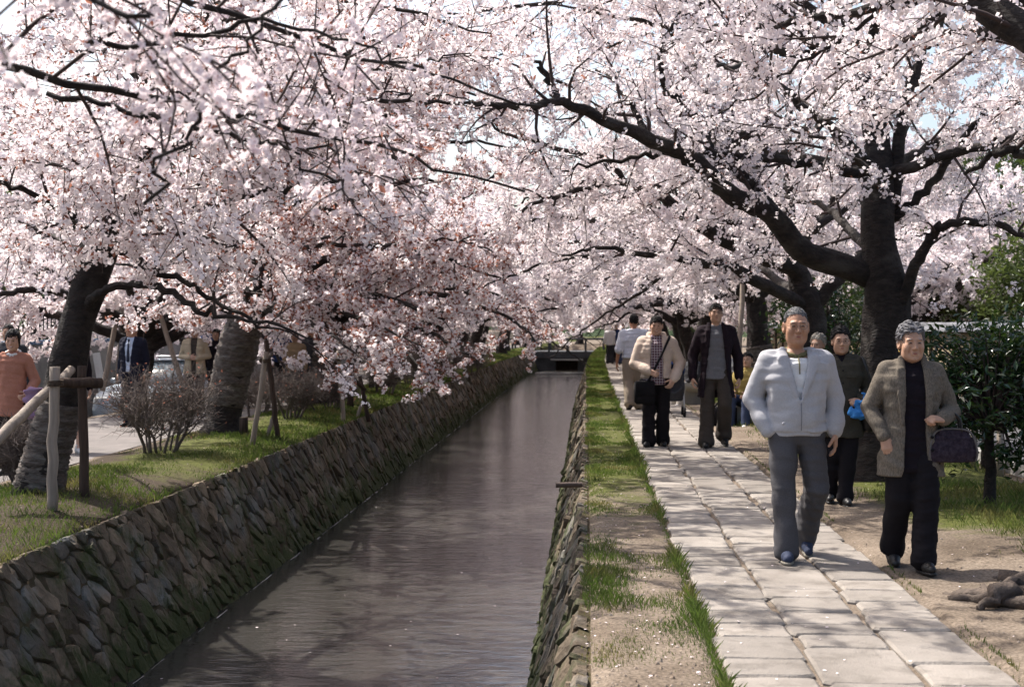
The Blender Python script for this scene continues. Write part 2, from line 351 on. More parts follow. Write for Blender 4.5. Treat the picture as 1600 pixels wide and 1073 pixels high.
def canal_wall(name, side, label, y0, y1, npart, seed):
    if side < 0: bx_, tx_ = -3.46, -3.85
    else: bx_, tx_ = -.435, -.05
    ztop = .0; sl = math.hypot(tx_-bx_, ztop-WZ); ux, uz = (tx_-bx_)/sl, (ztop-WZ)/sl; nrm = np.array((uz, -ux)) if side < 0 else np.array((-uz, ux))
    if side > 0: nrm = np.array((-uz, ux))
    def T(V):
        u, v, d = V[:, 0], V[:, 1], V[:, 2]
        return np.stack((bx_+ux*v+nrm[0]*d+cx(u), u, WZ+uz*v+nrm[1]*d), -1)
    root = empty(name, (0, 0, 0), 0, label, 'wall')
    vs_ = np.array((-.55, 0, sl*.5, sl-.005)); us = np.arange(y0, y1+1, 1.0); U, Vv = np.meshgrid(us, vs_, indexing='ij')
    W = T(np.stack((U.ravel(), Vv.ravel(), np.full(U.size, -.010)), -1)); n = len(vs_)
    i, j = np.meshgrid(np.arange(len(us)-1), np.arange(n-1), indexing='ij')
    back = T(np.stack((us, np.full(len(us), sl-.005), np.full(len(us), -.16)), -1)); nb = len(W)
    a = np.arange(len(us)-1); q2 = np.stack((a*n+n-1, (a+1)*n+n-1, nb+a+1, nb+a), -1)
    mesh_np('joint_mortar', np.vstack((W, back)), [np.vstack((np.stack((i*n+j, (i+1)*n+j, (i+1)*n+j+1, i*n+j+1), -1).reshape(-1, 4), q2))], [joint_m], root)
    r = np.random.default_rng(seed); cells = wall_cells(y0, y1, -.12, sl+.012, .35, .165, seed); cells.sort(key=lambda q: q[0][0])
    mb = MB(); k = 0
    for c, P in cells:
        V, Q, Tt = stone_mesh(c, P, T, r, sub=(8 if side < 0 else 5.2) < c[0] < 20)
        if side > 0 : Q = Q[:, ::-1]; Tt = Tt[:, ::-1]
        if c[0] > (8.0 if side < 0 else 5.2) and k < npart:
            mesh_np('stone', V, [Q, Tt], [stone_m], root, smooth=False); k += 1
        else: mb.add(V, Q, Tt)
    tag(mb.build('stone_courses', stone_m, root, smooth=False), kind='stuff')
    return root
canal_wall('retaining_wall', -1, 'mossy brown stone wall of the canal below the grassy bank, its face in shade', 4, 90, 300, 11)
canal_wall('retaining_wall', 1, 'steep stone canal wall below the grass verge beside the paved path', 3, 90, 300, 12)

# broken line of foam where the water laps the left wall
mb = MB(); ys = np.arange(8, 60, .05)
wob = .03*(n2(ys, ys*0, 2.5, 1)-.5)+.018*(n2(ys, ys*0, 9, 4)-.5)
wid = np.clip(n2(ys, ys*0, 3.0, 8)-.42, 0, 1)*.07+.003
x0 = -3.46+.045+wob+cx(ys)
V = np.stack((np.r_[x0, x0+wid], np.r_[ys, ys], np.full(2*len(ys), WZ+.006)), -1); a = np.arange(len(ys)-1); n = len(ys)
keep = (n2(ys, ys*0, 5.0, 21)[:-1] > .47)
foam_m = mat('foam', (.36,.345,.33), (.22,.21,.20), scale=40, rough=.6)
tag(mesh_np('water_foam', V, [np.stack((a, a+n, a+n+1, a+1), -1)[keep]], [foam_m]), 'broken pale line of foam along the foot of the shaded stone wall', kind='stuff')

# fallen petals drifting on the water
def petals(name, label, x, y, z, size, m):
    k = len(x); a = rng.uniform(0, 6.28, k); s = size*rng.uniform(.7, 1.3, k)
    V = np.stack([np.stack((x+s*np.cos(a+q)*f, y+s*np.sin(a+q)*f, z+rng.uniform(0, .003, k)), -1) for q, f in ((0,1),(1.57,.65),(3.14,1),(4.71,.65))], 1).reshape(-1, 3)
    return tag(mesh_np(name, V, [np.arange(4*k).reshape(-1, 4)], [m]), label, kind='stuff')
petal_m = mat('fallen_petal', (.85,.74,.74), (.75,.62,.62), scale=30, rough=.7, vary=.1)
k = 150; py_ = 9+60*rng.random(k)**1.5; px_ = rng.uniform(-3.3, -.6, k); q = n2(px_, py_, .5, 4) > .47
petals('floating_petals', 'pale fallen petals drifting on the brown water', px_[q]+cx(py_[q]), py_[q], np.full(q.sum(), WZ+.006), .013, petal_m)

# ---- paved path: slabs in three columns
slab_m = mat('path_slab', (.285,.254,.222), (.20,.176,.152), scale=2.2, rough=.88, bump=.7, bscale=60, bdist=.010, vary=.17, spec=.25, c3=(.155,.135,.115), s3=4.2, detail=8)
for _nd in list(slab_m.node_tree.nodes):
    pass
path = strip('path', .60, 1.93, -4, 110, -.018, soil, dy=1.0, nx=3, rough_edge=.0); tag(path, kind='structure')
def slab_mesh(x0, x1, y0, y1, r):
    g = .004; x0 += g+r.uniform(0,.009); x1 -= g+r.uniform(0,.009); y0 += g+r.uniform(0,.006); y1 -= g+r.uniform(0,.006)
    b = .022; O = []
    for (px, py), (dx, dy) in (((x0,y0),(1,0)),((x1,y0),(0,1)),((x1,y1),(-1,0)),((x0,y1),(0,-1))):
        lx, ly = x1-x0, y1-y0
        O.append((px-dy*0+dx*b, py+dy*b)); O.append((px+dx*lx*.5, py+dy*ly*.5)) ; O.append((px+dx*(lx-b), py+dy*(ly-b)))
    O = np.array(O)+r.normal(0, .0045, (12, 2)); c = np.array(((x0+x1)/2, (y0+y1)/2)); D = O-c
    z = .004+r.normal(0, .002); tl = r.normal(0, .005, 2); zz = z+D@tl
    In = c+D*(1-.016/np.linalg.norm(D, axis=1)[:, None]); k = 12; j = np.arange(k); jn = (j+1) % k
    V = np.vstack((np.c_[O, np.full(k, -.07)], np.c_[O, zz-.010], np.c_[In, zz+.001+r.normal(0,.0012,k)], [[*c, z+.002]]))
    V[:, 0] += cx(V[:, 1])
    return V, np.vstack((np.stack((j, jn, k+jn, k+j), -1), np.stack((k+j, k+jn, 2*k+jn, 2*k+j), -1))), np.stack((2*k+j, 2*k+jn, np.full(k, 3*k)), -1)
r = np.random.default_rng(5); slabs = []
for x0, x1 in ((.625,1.036),(1.040,1.486),(1.490,1.895)):
    y = 3.2+r.uniform(0, .4)
    while y < 100:
        l = float(r.choice((.24,.29,.34,.40,.48,.70), p=(.2,.24,.22,.18,.11,.05)))*r.uniform(.93, 1.07)
        slabs.append((y, x0+r.normal(0,.012), x1+r.normal(0,.012), y+l+r.uniform(-.0,.0))); y += l
slabs.sort(); mb = MB(); k = 0
for y0, x0, x1, y1 in slabs:
    V, Q, Tt = slab_mesh(x0, x1, y0, y1, r)
    if y1 > 5.3 and k < 300: mesh_np('paving_slab', V, [Q, Tt], [slab_m], path, smooth=False); k += 1
    else: mb.add(V, Q, Tt)
tag(mb.build('paving', slab_m, path, smooth=False), kind='stuff')

# left promenade, roads, far wall
lpath_m = mat('side_path_surface', (.175,.155,.145), (.12,.108,.10), scale=2.5, rough=.9, bump=.3, bscale=60, detail=8)
tag(strip('side_path', -8.3, -5.75, -4, 110, .006, lpath_m, nx=8, zf=ground_z), kind='structure')
asph = mat('asphalt', (.10,.10,.105), (.07,.07,.075), scale=3, rough=.9, bump=.4, bscale=160, detail=8)
tag(strip('road', 4.75, 6.75, -10, 110, .0, asph, rough_edge=.0, nx=3), kind='structure')
tag(strip('side_road', -11.4, -9.1, -10, 110, -.585, asph, rough_edge=0, nx=3), kind='structure')
conc = mat('concrete', (.33,.32,.30), (.22,.215,.20), scale=1.5, rough=.9, bump=.3, bscale=30, detail=8)
kerb = MB()
for y in np.arange(-6, 108, 3.0): kerb.box((4.62+float(cx(y)), y+1.5, .01), (.13, 2.97, .2), bev=.012)
tag(kerb.build('kerb', conc, smooth=False), kind='structure')

# ---- grass
def blades(name, label, x, y, z, h, m, wdt=.006, lean=.5):
    k = len(x); a = rng.uniform(0, 6.28, k); b = rng.uniform(0, 6.28, k); l = lean*h*rng.random(k)
    ca, sa = np.cos(a)*wdt*.5, np.sin(a)*wdt*.5; lx, ly = np.cos(b)*l, np.sin(b)*l
    V = np.stack((np.stack((x-ca, y-sa, z), -1), np.stack((x+ca, y+sa, z), -1),
                  np.stack((x+ca*.7+lx*.4, y+sa*.7+ly*.4, z+h*.6), -1), np.stack((x+lx, y+ly, z+h), -1)), 1).reshape(-1, 3)
    b4 = np.arange(k)*4
    return tag(mesh_np(name, V, [np.stack((b4, b4+1, b4+2), -1), np.stack((b4, b4+2, b4+3), -1)], [m], smooth=False), label, 'grass', kind='stuff')
grass_m = mat('grass_blade', (.10,.142,.026), (.07,.11,.02), scale=1.1, rough=.6, vary=.35, translucent=.45, spec=.3, c3=(.20,.165,.06), s3=1.4)
def scatter(n, x0, x1, y0, y1, power=2.0):
    """more points nearer the camera (blade size on screen falls with distance)"""
    u = rng.random(n); a, b = 1/y1, 1/y0; y = 1/(a+(b-a)*u) if power > 1 else y0*(y1/y0)**u
    return rng.uniform(x0, x1, n), y
# verge between wall and path
x, y = scatter(52000, -.03, .66, 5.6, 48, 1)
den = n2(x, y, 1.5, 40)-.005+.075*np.clip((y-9)/11, -.5, 1.3)+.22*np.exp(-((x-.60)/.04)**2)-.10*np.exp(-((x-.36)/.12)**2)+.07*np.exp(-((x-.08)/.1)**2)
q = (den > .545+.05*rng.standard_normal(len(x))) | ((np.abs(x-.603) < .03+.012*rng.standard_normal(len(x))) & (n2(x, y, 3.0, 17) > .36)); x, y, den = x[q], y[q], den[q]
h = (.018+.045*np.clip((den-.55)/.25, 0, 1))*rng.uniform(.5, 1.3, len(x))*(1+.35*(np.abs(x-.60) < .04))
blades('grass', 'green grass growing in patches on the dirt verge beside the paved path', x+cx(y), y, ground_z(x, y), h, grass_m, wdt=np.clip(.0045*y/9, .004, .02), lean=.8)
x, y = scatter(12000, -.06, .68, 45, 100, 1); blades('grass', 'bright far end of the grassy verge beside the path', x+cx(y), y, ground_z(x, y), .08*rng.uniform(.5,1.4,len(x)), grass_m, wdt=.035)
# left bank
x, y = scatter(62000, -5.6, -3.83, 8.8, 88, 1)
den = n2(x, y, .8, 60)+.16*np.clip((y-12)/8, -.6, 1)+.10*np.exp(-((x+3.93)/.13)**2)-.05*np.clip((-x-4.7)/.6, 0, 1.5)
q = den > .475+.05*rng.standard_normal(len(x)); x, y, den = x[q], y[q], den[q]
blades('grass', 'short bright grass and moss on the left bank along the wall top', x+cx(y), y, ground_z(x, y)-.004, (.03+.04*np.clip((den-.5)*4,0,1))*rng.uniform(.5,1.4,len(x)), grass_m, wdt=np.clip(.005*y/11,.005,.03), lean=.9)
# lawn among the trees on the right
x, y = scatter(42000, 2.25, 4.5, 9.3, 60, 1)
den = n2(x, y, .75, 80)+.16*np.clip((x-2.6)/.6, -1, 1)+.08*np.clip((y-11)/3, -1, 1)-.30*np.exp(-((x-3.45)**2+(y-12.4)**2)/.12)
q = den > .54+.05*rng.standard_normal(len(x)); x, y, den = x[q], y[q], den[q]
blades('grass', 'darker grass under the trees right of the path', x+cx(y), y, ground_z(x, y), (.03+.05*np.clip((den-.5)*4,0,1))*rng.uniform(.5,1.4,len(x)), grass_m, wdt=np.clip(.005*y/11,.005,.03), lean=.9)
# thin line of weeds at the right edge of the paving
x, y = scatter(5000, 1.89, 1.97, 6, 40, 1); q = n2(x, y, 1.0, 90) > .52; x, y = x[q], y[q]
blades('weeds', 'thin green weeds along the right edge of the paving', x+cx(y), y, ground_z(x, y)-.01, .04*rng.uniform(.5,1.3,len(x)), grass_m, wdt=.006)
# small stones, twigs and fallen petals on the bare soil
k = 1700; x = rng.uniform(-.02, .6, k); y = 6+20*rng.random(k)**1.6
x2 = rng.uniform(1.95, 4.0, k); y2 = 6+16*rng.random(k)**1.3; x3 = rng.uniform(-5.5, -3.9, k); y3 = 9+25*rng.random(k)**1.3
X = np.r_[x, x2, x3]; Y = np.r_[y, y2, y3]; s = .004+.012*rng.random(len(X))**4
oct_ = np.array(((1,0,0),(0,1,0),(-1,0,0),(0,-1,0),(0,0,.7)), float); a = rng.uniform(0, 6.28, len(X)); ca, sa = np.cos(a), np.sin(a)
V = np.stack((X[:,None]+s[:,None]*(ca[:,None]*oct_[:,0]-.6*sa[:,None]*oct_[:,1]), Y[:,None]+s[:,None]*(sa[:,None]*oct_[:,0]+.6*ca[:,None]*oct_[:,1]), (ground_z(X, Y)+.002)[:,None]+s[:,None]*oct_[:,2]), -1).reshape(-1,3)
b5 = np.arange(len(X))[:,None]*5
peb = mat('pebble', (.36,.30,.25), (.18,.13,.09), scale=9, rough=.9, vary=.4)
tag(mesh_np('gravel', V, [np.vstack([b5+np.array(t) for t in ((0,1,4),(1,2,4),(2,3,4),(3,0,4))])], [peb], smooth=False), 'small stones and crumbs of earth on the bare soil', kind='stuff')
k = 420; x = np.r_[rng.uniform(-.02,.62,k//3), rng.uniform(1.9,3.6,k//3), rng.uniform(.62,1.9,k//4)]; y = 6+18*rng.random(len(x))**1.5
petals('fallen_petals', 'scattered pale petals fallen on the path edges', x, y, np.where((x>.6)&(x<1.93), .008, ground_z(x, y)+.006), .009, petal_m)
# ------------------------------------------------------------------ cherry trees
bark = mat('cherry_bark', (.038,.029,.025), (.014,.011,.010), scale=4.5, rough=.85, bump=1.0, bscale=9, bdist=.045, stretch=(2.2,2.2,4.2), c3=(.06,.052,.045), s3=1.3, spec=.3, detail=9)
twig_m = mat('twig_bark', (.060,.040,.036), (.035,.024,.022), scale=12, rough=.8, spec=.3)
wrap_m = mat('straw_wrap', (.125,.103,.088), (.065,.052,.044), scale=7, rough=.95, bump=.7, bscale=8, bdist=.03, stretch=(2.5,2.5,7), c3=(.16,.145,.13), s3=2.5)
blossom_m = mat('blossom', (.90,.845,.85), (.87,.79,.80), scale=1.3, rough=.75, vary=.07, translucent=.48, tcol=(.93,.86,.86), spec=.15)
blossom_near = mat('blossom_near', (.88,.79,.80), (.85,.72,.745), scale=2.3, rough=.75, vary=.07, translucent=.48, tcol=(.92,.82,.83), spec=.15)
heart_m = mat('blossom_heart', (.42,.13,.15), (.30,.10,.09), scale=20, rough=.8, vary=.2, translucent=.3)
young_m = mat('young_leaf', (.36,.16,.11), (.27,.11,.075), scale=3, rough=.6, vary=.35, translucent=.45, spec=.3)
GOLD = np.array([(math.sqrt(max(0, 1-(1-2*(i+.5)/24)**2))*math.cos(i*2.39996), math.sqrt(max(0, 1-(1-2*(i+.5)/24)**2))*math.sin(i*2.39996), 1-2*(i+.5)/24) for i in range(24)])

def flower_mesh(C, R, lod, r, leafy=0.0):
    """blossom clusters at C (n,3) radius R (n,): returns V, tri list, material index"""
    n = len(C); nf = {0: 8, 1: 6, 2: 6, 3: 4}[lod]
    d = unit(r.standard_normal((n, nf, 3))+np.array((0,0,-.12)))
    P = C[:, None]+d*(R[:, None]*r.uniform(.55, 1.05, (n, nf)))[..., None]
    N = unit(d+.55*r.standard_normal((n, nf, 3))); P = P.reshape(-1, 3); N = N.reshape(-1, 3); m = len(P)
    rad = (.0170*r.uniform(.8, 1.2, m))*(np.repeat(R, nf)/.045)**.5
    if lod >= 2: rad *= 1.35
    if lod >= 3: rad *= 1.25
    u = unit(np.cross(N, r.standard_normal((m, 3)))); v = np.cross(N, u)
    def ring(k, rr, hh, ph=0):
        a = np.arange(k)*2*np.pi/k+ph
        return P[:, None]+rad[:, None, None]*(rr*np.cos(a)[None, :, None]*u[:, None]+rr*np.sin(a)[None, :, None]*v[:, None]+hh*N[:, None])
    F = []; mi = []
    if lod == 0:
        A = ring(5, 1.0, .22); B = ring(5, .62, .12, math.pi/5); c = P[:, None]-rad[:, None, None]*.12*N[:, None]
        H = ring(3, .2, .06)
        V = np.concatenate((c, A, B, H), 1); k = V.shape[1]; b = np.arange(m)[:, None]*k
        tri = [(0,1+i,6+i) for i in range(5)]+[(0,6+i,1+(i+1)%5) for i in range(5)]
        F = (b[:, :, None]+np.array(tri)[None]).reshape(-1, 3); hf = b+np.array((11,12,13))
        mi = [np.zeros(len(F), int), np.ones(len(hf), int)]; T = np.vstack((F, hf))
    elif lod == 1:
        A = ring(5, 1.0, 0); hh = np.array((.32,-.1,.30,-.1,.18)); V = A+rad[:, None, None]*hh[None, :, None]*N[:, None]; b = np.arange(m)[:, None]*5
        T = (b[:, :, None]+np.array([(0,1,2),(0,2,3),(0,3,4)])[None]).reshape(-1, 3); mi = [np.zeros(len(T), int)]
    else:
        A = ring(4, 1.0, 0); A[:, 0] += rad[:, None]*.35*N; A[:, 2] += rad[:, None]*.35*N; V = A; b = np.arange(m)[:, None]*4
        T = (b[:, :, None]+np.array([(0,1,3),(1,2,3)])[None]).reshape(-1, 3); mi = [np.zeros(len(T), int)]
    V = V.reshape(-1, 3)
    # stalks, calyces and young leaves: small dark reddish flakes in and around the cluster
    kf = r.poisson((.7 if lod < 2 else .4 if lod < 3 else .25)+leafy*2.2, n); idx = np.repeat(np.arange(n), kf); q = len(idx)
    if q:
        d = unit(r.standard_normal((q, 3))+np.array((0,0,.3))); c = C[idx]+d*(R[idx]*r.uniform(.2, 1.15, q))[:, None]
        ln = np.where(r.random(q) < leafy*.8, r.uniform(.018, .034, q), r.uniform(.010, .016, q))*(1 if lod < 2 else 1.4)
        u = unit(d+.7*r.standard_normal((q, 3))); v = unit(np.cross(u, r.standard_normal((q, 3))))
        L = np.stack((c-u*ln[:, None], c+v*(ln*.42)[:, None], c+u*ln[:, None], c-v*(ln*.42)[:, None]), 1).reshape(-1, 3)
        b = np.arange(q)[:, None]*4+len(V); V = np.vstack((V, L)); t2 = np.vstack((b+np.array((0,1,2)), b+np.array((0,2,3))))
        T = np.vstack((T, t2)); mi.append(np.full(len(t2), 2 if True else 1))
    return V, T, np.concatenate(mi)

class Sticks:
    """many thin 3- to 5-sided branches in one mesh"""
    def __init__(s): s.mb = MB()
    def add(s, pts, r0, r1, k=3): s.mb.tube(pts, np.linspace(r0, r1, len(pts)), k, cap=False)

def wander(p, d, L, n, r, wob=.16, up=0.0, droop=0.0):
    P = [np.array(p, float)]; d = unit(np.array(d, float)); st = L/n
    for i in range(n):
        d = unit(d+wob*r.standard_normal(3)+np.array((0, 0, up-droop*(i+1)/n))); P.append(P[-1]+d*st)
    return np.array(P)
def along(P, s):
    seg = np.linalg.norm(np.diff(P, axis=0), axis=1); c = np.concatenate(([0], np.cumsum(seg))); s = np.clip(s, 0, c[-1]-1e-6)
    i = np.minimum(np.searchsorted(c, s, 'right')-1, len(P)-2); f = (s-c[i])/seg[i]
    return P[i]+f[:, None]*(P[i+1]-P[i]), unit(P[i+1]-P[i]), c[-1]

def clear_heads(q):
    # branches are kept pruned above the heads of the people walking on the path
    y = max(q[1], .5); px = q[0]/y*F_PX+VPX; py = VPY-(q[2]-EYE)/y*F_PX
    return (936 < px < 1440 and py > 462 and y < 27) or (838 < px < 955 and py > 538 and y < 82)
def cherry_tree(base, trunk, limbs, label, group=None, lod=1, dens=1.0, leafy=0.0, seed=1, wrap=None, sub=1.0, cl=1.0, near=False, link_name='cherry_tree', avoid=None, start=.22, flare=1.28, blooms=1.0, csize=1.0, tr=.80, thin=1.0, lr=1.0):
    """trunk, limbs: rows (x,y,z,r) in world metres; base: root position"""
    r = np.random.default_rng(seed); base = np.array(base, float)
    root = empty(link_name, tuple(base), 0, label, 'tree', group)
    off = np.array((*base, 0))
    # trunk
    T = smooth_poly(np.array(trunk, float)-off, 34); T[:, 3] *= tr; mb = MB(); k = 18
    rad = T[:, 3]*(1+(flare-1)*np.exp(-np.clip(T[:, 2], 0, None)/.16)); mb.tube(T[:, :3], rad, k, rough=0)
    V = mb.V[0]; cen = np.repeat(T[:, :3], k, 0); dd = V[:len(cen)]-cen
    nz = vnoise(np.c_[dd[:, 0]*9, dd[:, 1]*9, cen[:, 2]*3]+seed*3.1)-.5; nz2 = vnoise(np.c_[dd[:, 0]*22, dd[:, 1]*22, cen[:, 2]*8]+seed)-.5
    V[:len(cen)] = cen+dd*(1+.42*nz+.16*nz2)[:, None]; mb.V[0] = V
    mb.build('trunk', bark, root)
    if wrap:
        z0, z1 = wrap; W = MB(); sel = np.linspace(0, 1, 60); TT = smooth_poly(T[(T[:, 2] > z0) & (T[:, 2] < z1)], 46)
        W.tube(TT[:, :3], TT[:, 3]*(1.12+.02*np.sin(np.arange(46)*1.35)+.02*r.standard_normal(46)), 18, rough=.03); W.build('trunk_wrap', wrap_m, root)
    sticks = Sticks(); C = []; 
    for L in limbs:
        L = np.array(L, float)-off; n = max(8, int(len(L)*5)); P = smooth_poly(L, n)
        wob = .022*r.standard_normal((n, 3)); wob[0] = 0; P[:, :3] += wob*np.linspace(.3, 1, n)[:, None]; P[:, 3] *= .86*lr
        P[:, 3] = np.clip(P[:, 3], .006, None)
        mb = MB(); mb.tube(P[:, :3], P[:, 3], 10 if P[0, 3] > .04 else 6, rough=.05); mb.build('limb', bark, root)
        X = P[:, :3]; _, _, tot = along(X, np.zeros(1))
        # small blossom tufts straight from the limb
        s = r.uniform(.3*tot, tot, int(tot*2.2*dens)); p, t, _ = along(X, s); C.append(p+unit(np.cross(t, r.standard_normal(t.shape)))*(.03+np.interp(s/tot, np.linspace(0, 1, n), P[:, 3]))[:, None])
        s = np.arange(start*tot, tot, .27/(dens*sub)); s = s+r.uniform(-.1, .1, len(s)); p, t, _ = along(X, s)
        for i in range(len(s)):
            fr = s[i]/tot; rp = float(np.interp(fr, np.linspace(0, 1, n), P[:, 3]))
            d = unit(np.cross(t[i], r.standard_normal(3)))
            d = unit(t[i]*r.uniform(.35, .9)+d*.9+np.array((0, 0, .12)))
            L2 = r.uniform(.55, 1.0)*(1.75-1.0*fr)*(.8 if rp < .03 else 1)
            B = wander(p[i], d, L2, 4 if lod < 3 else 3, r, .19, .03, .10)
            if (avoid is not None and avoid(B[-1]+base)) or clear_heads(B[-1]+base): continue
            sticks.add(B, min(.55*rp, .017), .004, 4 if lod < 2 else 3)
            s2 = np.arange(.16*L2, L2, .15/dens); s2 = s2+r.uniform(-.05, .05, len(s2)); p2, t2, _ = along(B, s2)
            for j in range(len(s2)):
                d2 = unit(t2[j]*.8+unit(np.cross(t2[j], r.standard_normal(3)))*.85+np.array((0, 0, -.04)))
                L3 = r.uniform(.16, .55)*(1.1-.35*s2[j]/L2); Bt = wander(p2[j], d2, L3, 2 if lod < 2 else 1, r, .2, 0, .06)
                sticks.add(Bt, .0048, .0022, 3)
                m = max(1, int(L3/.088*cl)); q, _, _ = along(Bt, r.uniform(.12*L3, L3*1.04, m)); C.append(q+.022*r.standard_normal(q.shape))
            q, _, _ = along(B, r.uniform(.3*L2, L2*1.02, int(L2/.11*cl))); C.append(q+.03*r.standard_normal(q.shape))
    C = np.vstack(C); Rr = r.uniform(.030, .054, len(C))*csize
    if thin < 1: kp = (C[:, 1] > -.15) | (r.random(len(C)) < thin); C, Rr = C[kp], Rr[kp]
    if blooms < 1: kp = r.random(len(C)) < blooms; C, Rr = C[kp], Rr[kp]
    if True:
        kp = ~np.array([(avoid is not None and avoid(c+base)) or (base[1] > 0 and clear_heads(c+base)) for c in C], bool); C, Rr = C[kp], Rr[kp]
    tag(sticks.mb.build('twigs', twig_m, root), kind='stuff')
    V, Tt, mi = flower_mesh(C, Rr, lod, r, leafy)
    tag(mesh_np('crown', V, [Tt], [blossom_near if near else blossom_m, heart_m, young_m], root, smooth=False, mi=mi), kind='stuff')
    STATS.append((label[:30], len(C), len(Tt)))
    return root
STATS = []

def auto_limb(p0, az, el, L, r0, r, droop=.12, n=7, up=0.0):
    d = np.array((math.cos(az)*math.cos(el), math.sin(az)*math.cos(el), math.sin(el)))
    P = wander(p0, d, L, n, r, .10, up, droop); return np.c_[P, np.linspace(r0, max(.012, r0*.14), n+1)]
def auto_limbs(base, top, canal_az, r, n=6, big=1.0, low=True, lead=True):
    """limbs leaving the upper trunk; those over the canal are long and droop"""
    out = []; top = np.array(top, float)
    for i in range(n):
        az = canal_az+i*2*math.pi/n+r.uniform(-.3, .3); c = math.cos(az-canal_az)
        h = r.uniform(.62, 1.0); p = np.array(base)+(top-np.array(base))*h
        L = (3.3+1.5*max(0, c))*big*r.uniform(.85, 1.12); el = r.uniform(.45, .8)-.18*max(0, c)
        l = auto_limb(p, az, el, L, .105*big, r, .14+.05*max(0, c)); out.append(l)
        f = r.integers(2, 4); q = l[f]
        out.append(auto_limb(q[:3], az+r.choice((-1, 1))*r.uniform(.5, .9), el*r.uniform(.5, 1.2), L*.62, q[3]*.72, r, .12))
        if r.random() < .7:
            q = l[3]; out.append(auto_limb(q[:3], az+r.uniform(-.5, .5), .95, L*.42, q[3]*.6, r, .10))
        if low and c > .3:                                   # a low limb reaching out over the water
            q = l[2]; out.append(auto_limb(q[:3], az+r.uniform(-.4, .4), r.uniform(-.02, .16), L*.75, q[3]*.6, r, .10))
    if lead:
        for k in range(4):
            out.append(auto_limb(top, canal_az+(k-1.5)*1.3+r.uniform(-.4, .4), r.uniform(.85, 1.2), 3.0*big, .085*big, r, .05))
    return out

def high_limbs(p, rr, azs, L=3.6, r0=.07, el=.55):
    return [auto_limb(np.array(p)[:3], a+rr.uniform(-.2, .2), el+rr.uniform(-.2, .25), L*rr.uniform(.85, 1.15), r0, rr, .09) for a in azs]
# ---- the cherry trees one by one
def W(px, py, d, r): return (*at(px, py, d), r)
def trunk_rows(*rows): return [W(*q) for q in rows]
noface = lambda q: (.6 < q[1] < 13 and abs((q[0])/q[1]*F_PX+VPX-1320) < 260 and q[2] < EYE+.95)   # air round the walkers' heads stays free
# right bank: the big forked tree beside the walkers
b = at(1376, 752, 14.4); b[2] = 0; rr = np.random.default_rng(21)
RB_limbs = [
 [W(1350,432,14.4,.15),W(1254,394,14.2,.135),W(1204,340,14.0,.12),W(1136,303,13.9,.105),W(1095,262,13.7,.095),W(1040,230,13.5,.085),W(960,195,13.2,.068),W(880,164,13.0,.05),W(800,166,12.9,.035),W(730,156,12.7,.018)],
 [W(1215,350,14.0,.075),W(1171,287,14.1,.07),W(1128,252,14.2,.062),W(1105,230,14.2,.058),W(1096,194,14.3,.05),W(1060,160,14.3,.044),W(1035,135,14.4,.04),W(1033,80,14.4,.028),W(1060,20,14.5,.015)],
 [W(1108,243,14.2,.05),W(1136,235,14.3,.045),W(1140,175,14.5,.035),W(1150,110,14.7,.02)],
 [W(1395,490,14.3,.075),W(1425,410,14.1,.062),W(1446,372,14.0,.055),W(1468,354,13.9,.05),W(1530,352,13.8,.042),W(1600,378,13.6,.03),W(1680,390,13.4,.015)],
 [W(1388,330,14.5,.08),W(1400,190,14.6,.072),W(1422,110,14.8,.06),W(1455,48,15,.045),W(1500,-20,15.2,.025)],
 [W(1385,345,14.5,.06),W(1440,300,14.3,.05),W(1500,215,14.1,.035),W(1540,165,14,.018)],
 [W(1352,150,14.8,.07),W(1300,75,14.9,.055),W(1240,40,15,.04),W(1150,-10,15.1,.02)],
 [W(1340,125,14.8,.07),W(1200,40,14.8,.055),W(1000,-10,14.6,.04),W(850,5,14.3,.025),W(700,25,14,.012)],
 [W(1320,60,14.9,.06),W(1180,-20,15.6,.05),W(1010,-30,16.2,.035),W(880,30,16.6,.022),W(780,90,16.8,.012)],
 [W(1235,40,15,.035),W(1120,60,15.6,.03),W(1000,60,16.2,.022),W(900,100,16.5,.012)],
 [W(870,160,13.0,.045),W(858,130,13.1,.04),W(835,95,13.1,.02)],
 [W(1010,215,13.4,.045),W(985,165,13.6,.03),W(940,110,13.9,.015)],
 [W(1370,400,14.5,.07),W(1330,370,15.5,.06),W(1290,330,16.6,.045),W(1200,300,17.8,.02)],
 [W(1375,300,14.5,.06),W(1340,260,13.6,.045),W(1290,200,12.6,.03),W(1240,170,11.8,.015)],
 [W(1390,260,14.6,.06),W(1450,230,15.4,.045),W(1520,190,16.4,.02)],
]
cherry_tree(b, [W(1376,768,14.4,.36),W(1372,680,14.4,.30),W(1370,560,14.4,.26),W(1380,470,14.4,.27),W(1366,380,14.4,.205),W(1366,290,14.5,.19),W(1362,215,14.6,.16),W(1340,120,14.8,.115),W(1322,60,14.9,.09),W(1300,-60,15.1,.04)],
  RB_limbs+[auto_limb(at(1310,20,15), a, .7, 2.0, .05, rr) for a in (.5, 2.4, 4.0)]+high_limbs(at(1340,120,14.8), rr, (3.0, 3.6, 2.3, 4.4, .3, 5.4))+high_limbs(at(1366,280,14.5), rr, (3.3, 2.2, 4.2, .8, 5.6), 3.6, .07, .3), 'large cherry tree with thick dark forked trunk right behind the walking older couple', 'cherry trees along the right bank', lod=1, dens=1.25, cl=2.0, csize=1.04, thin=.42, seed=31, avoid=noface, start=.28)
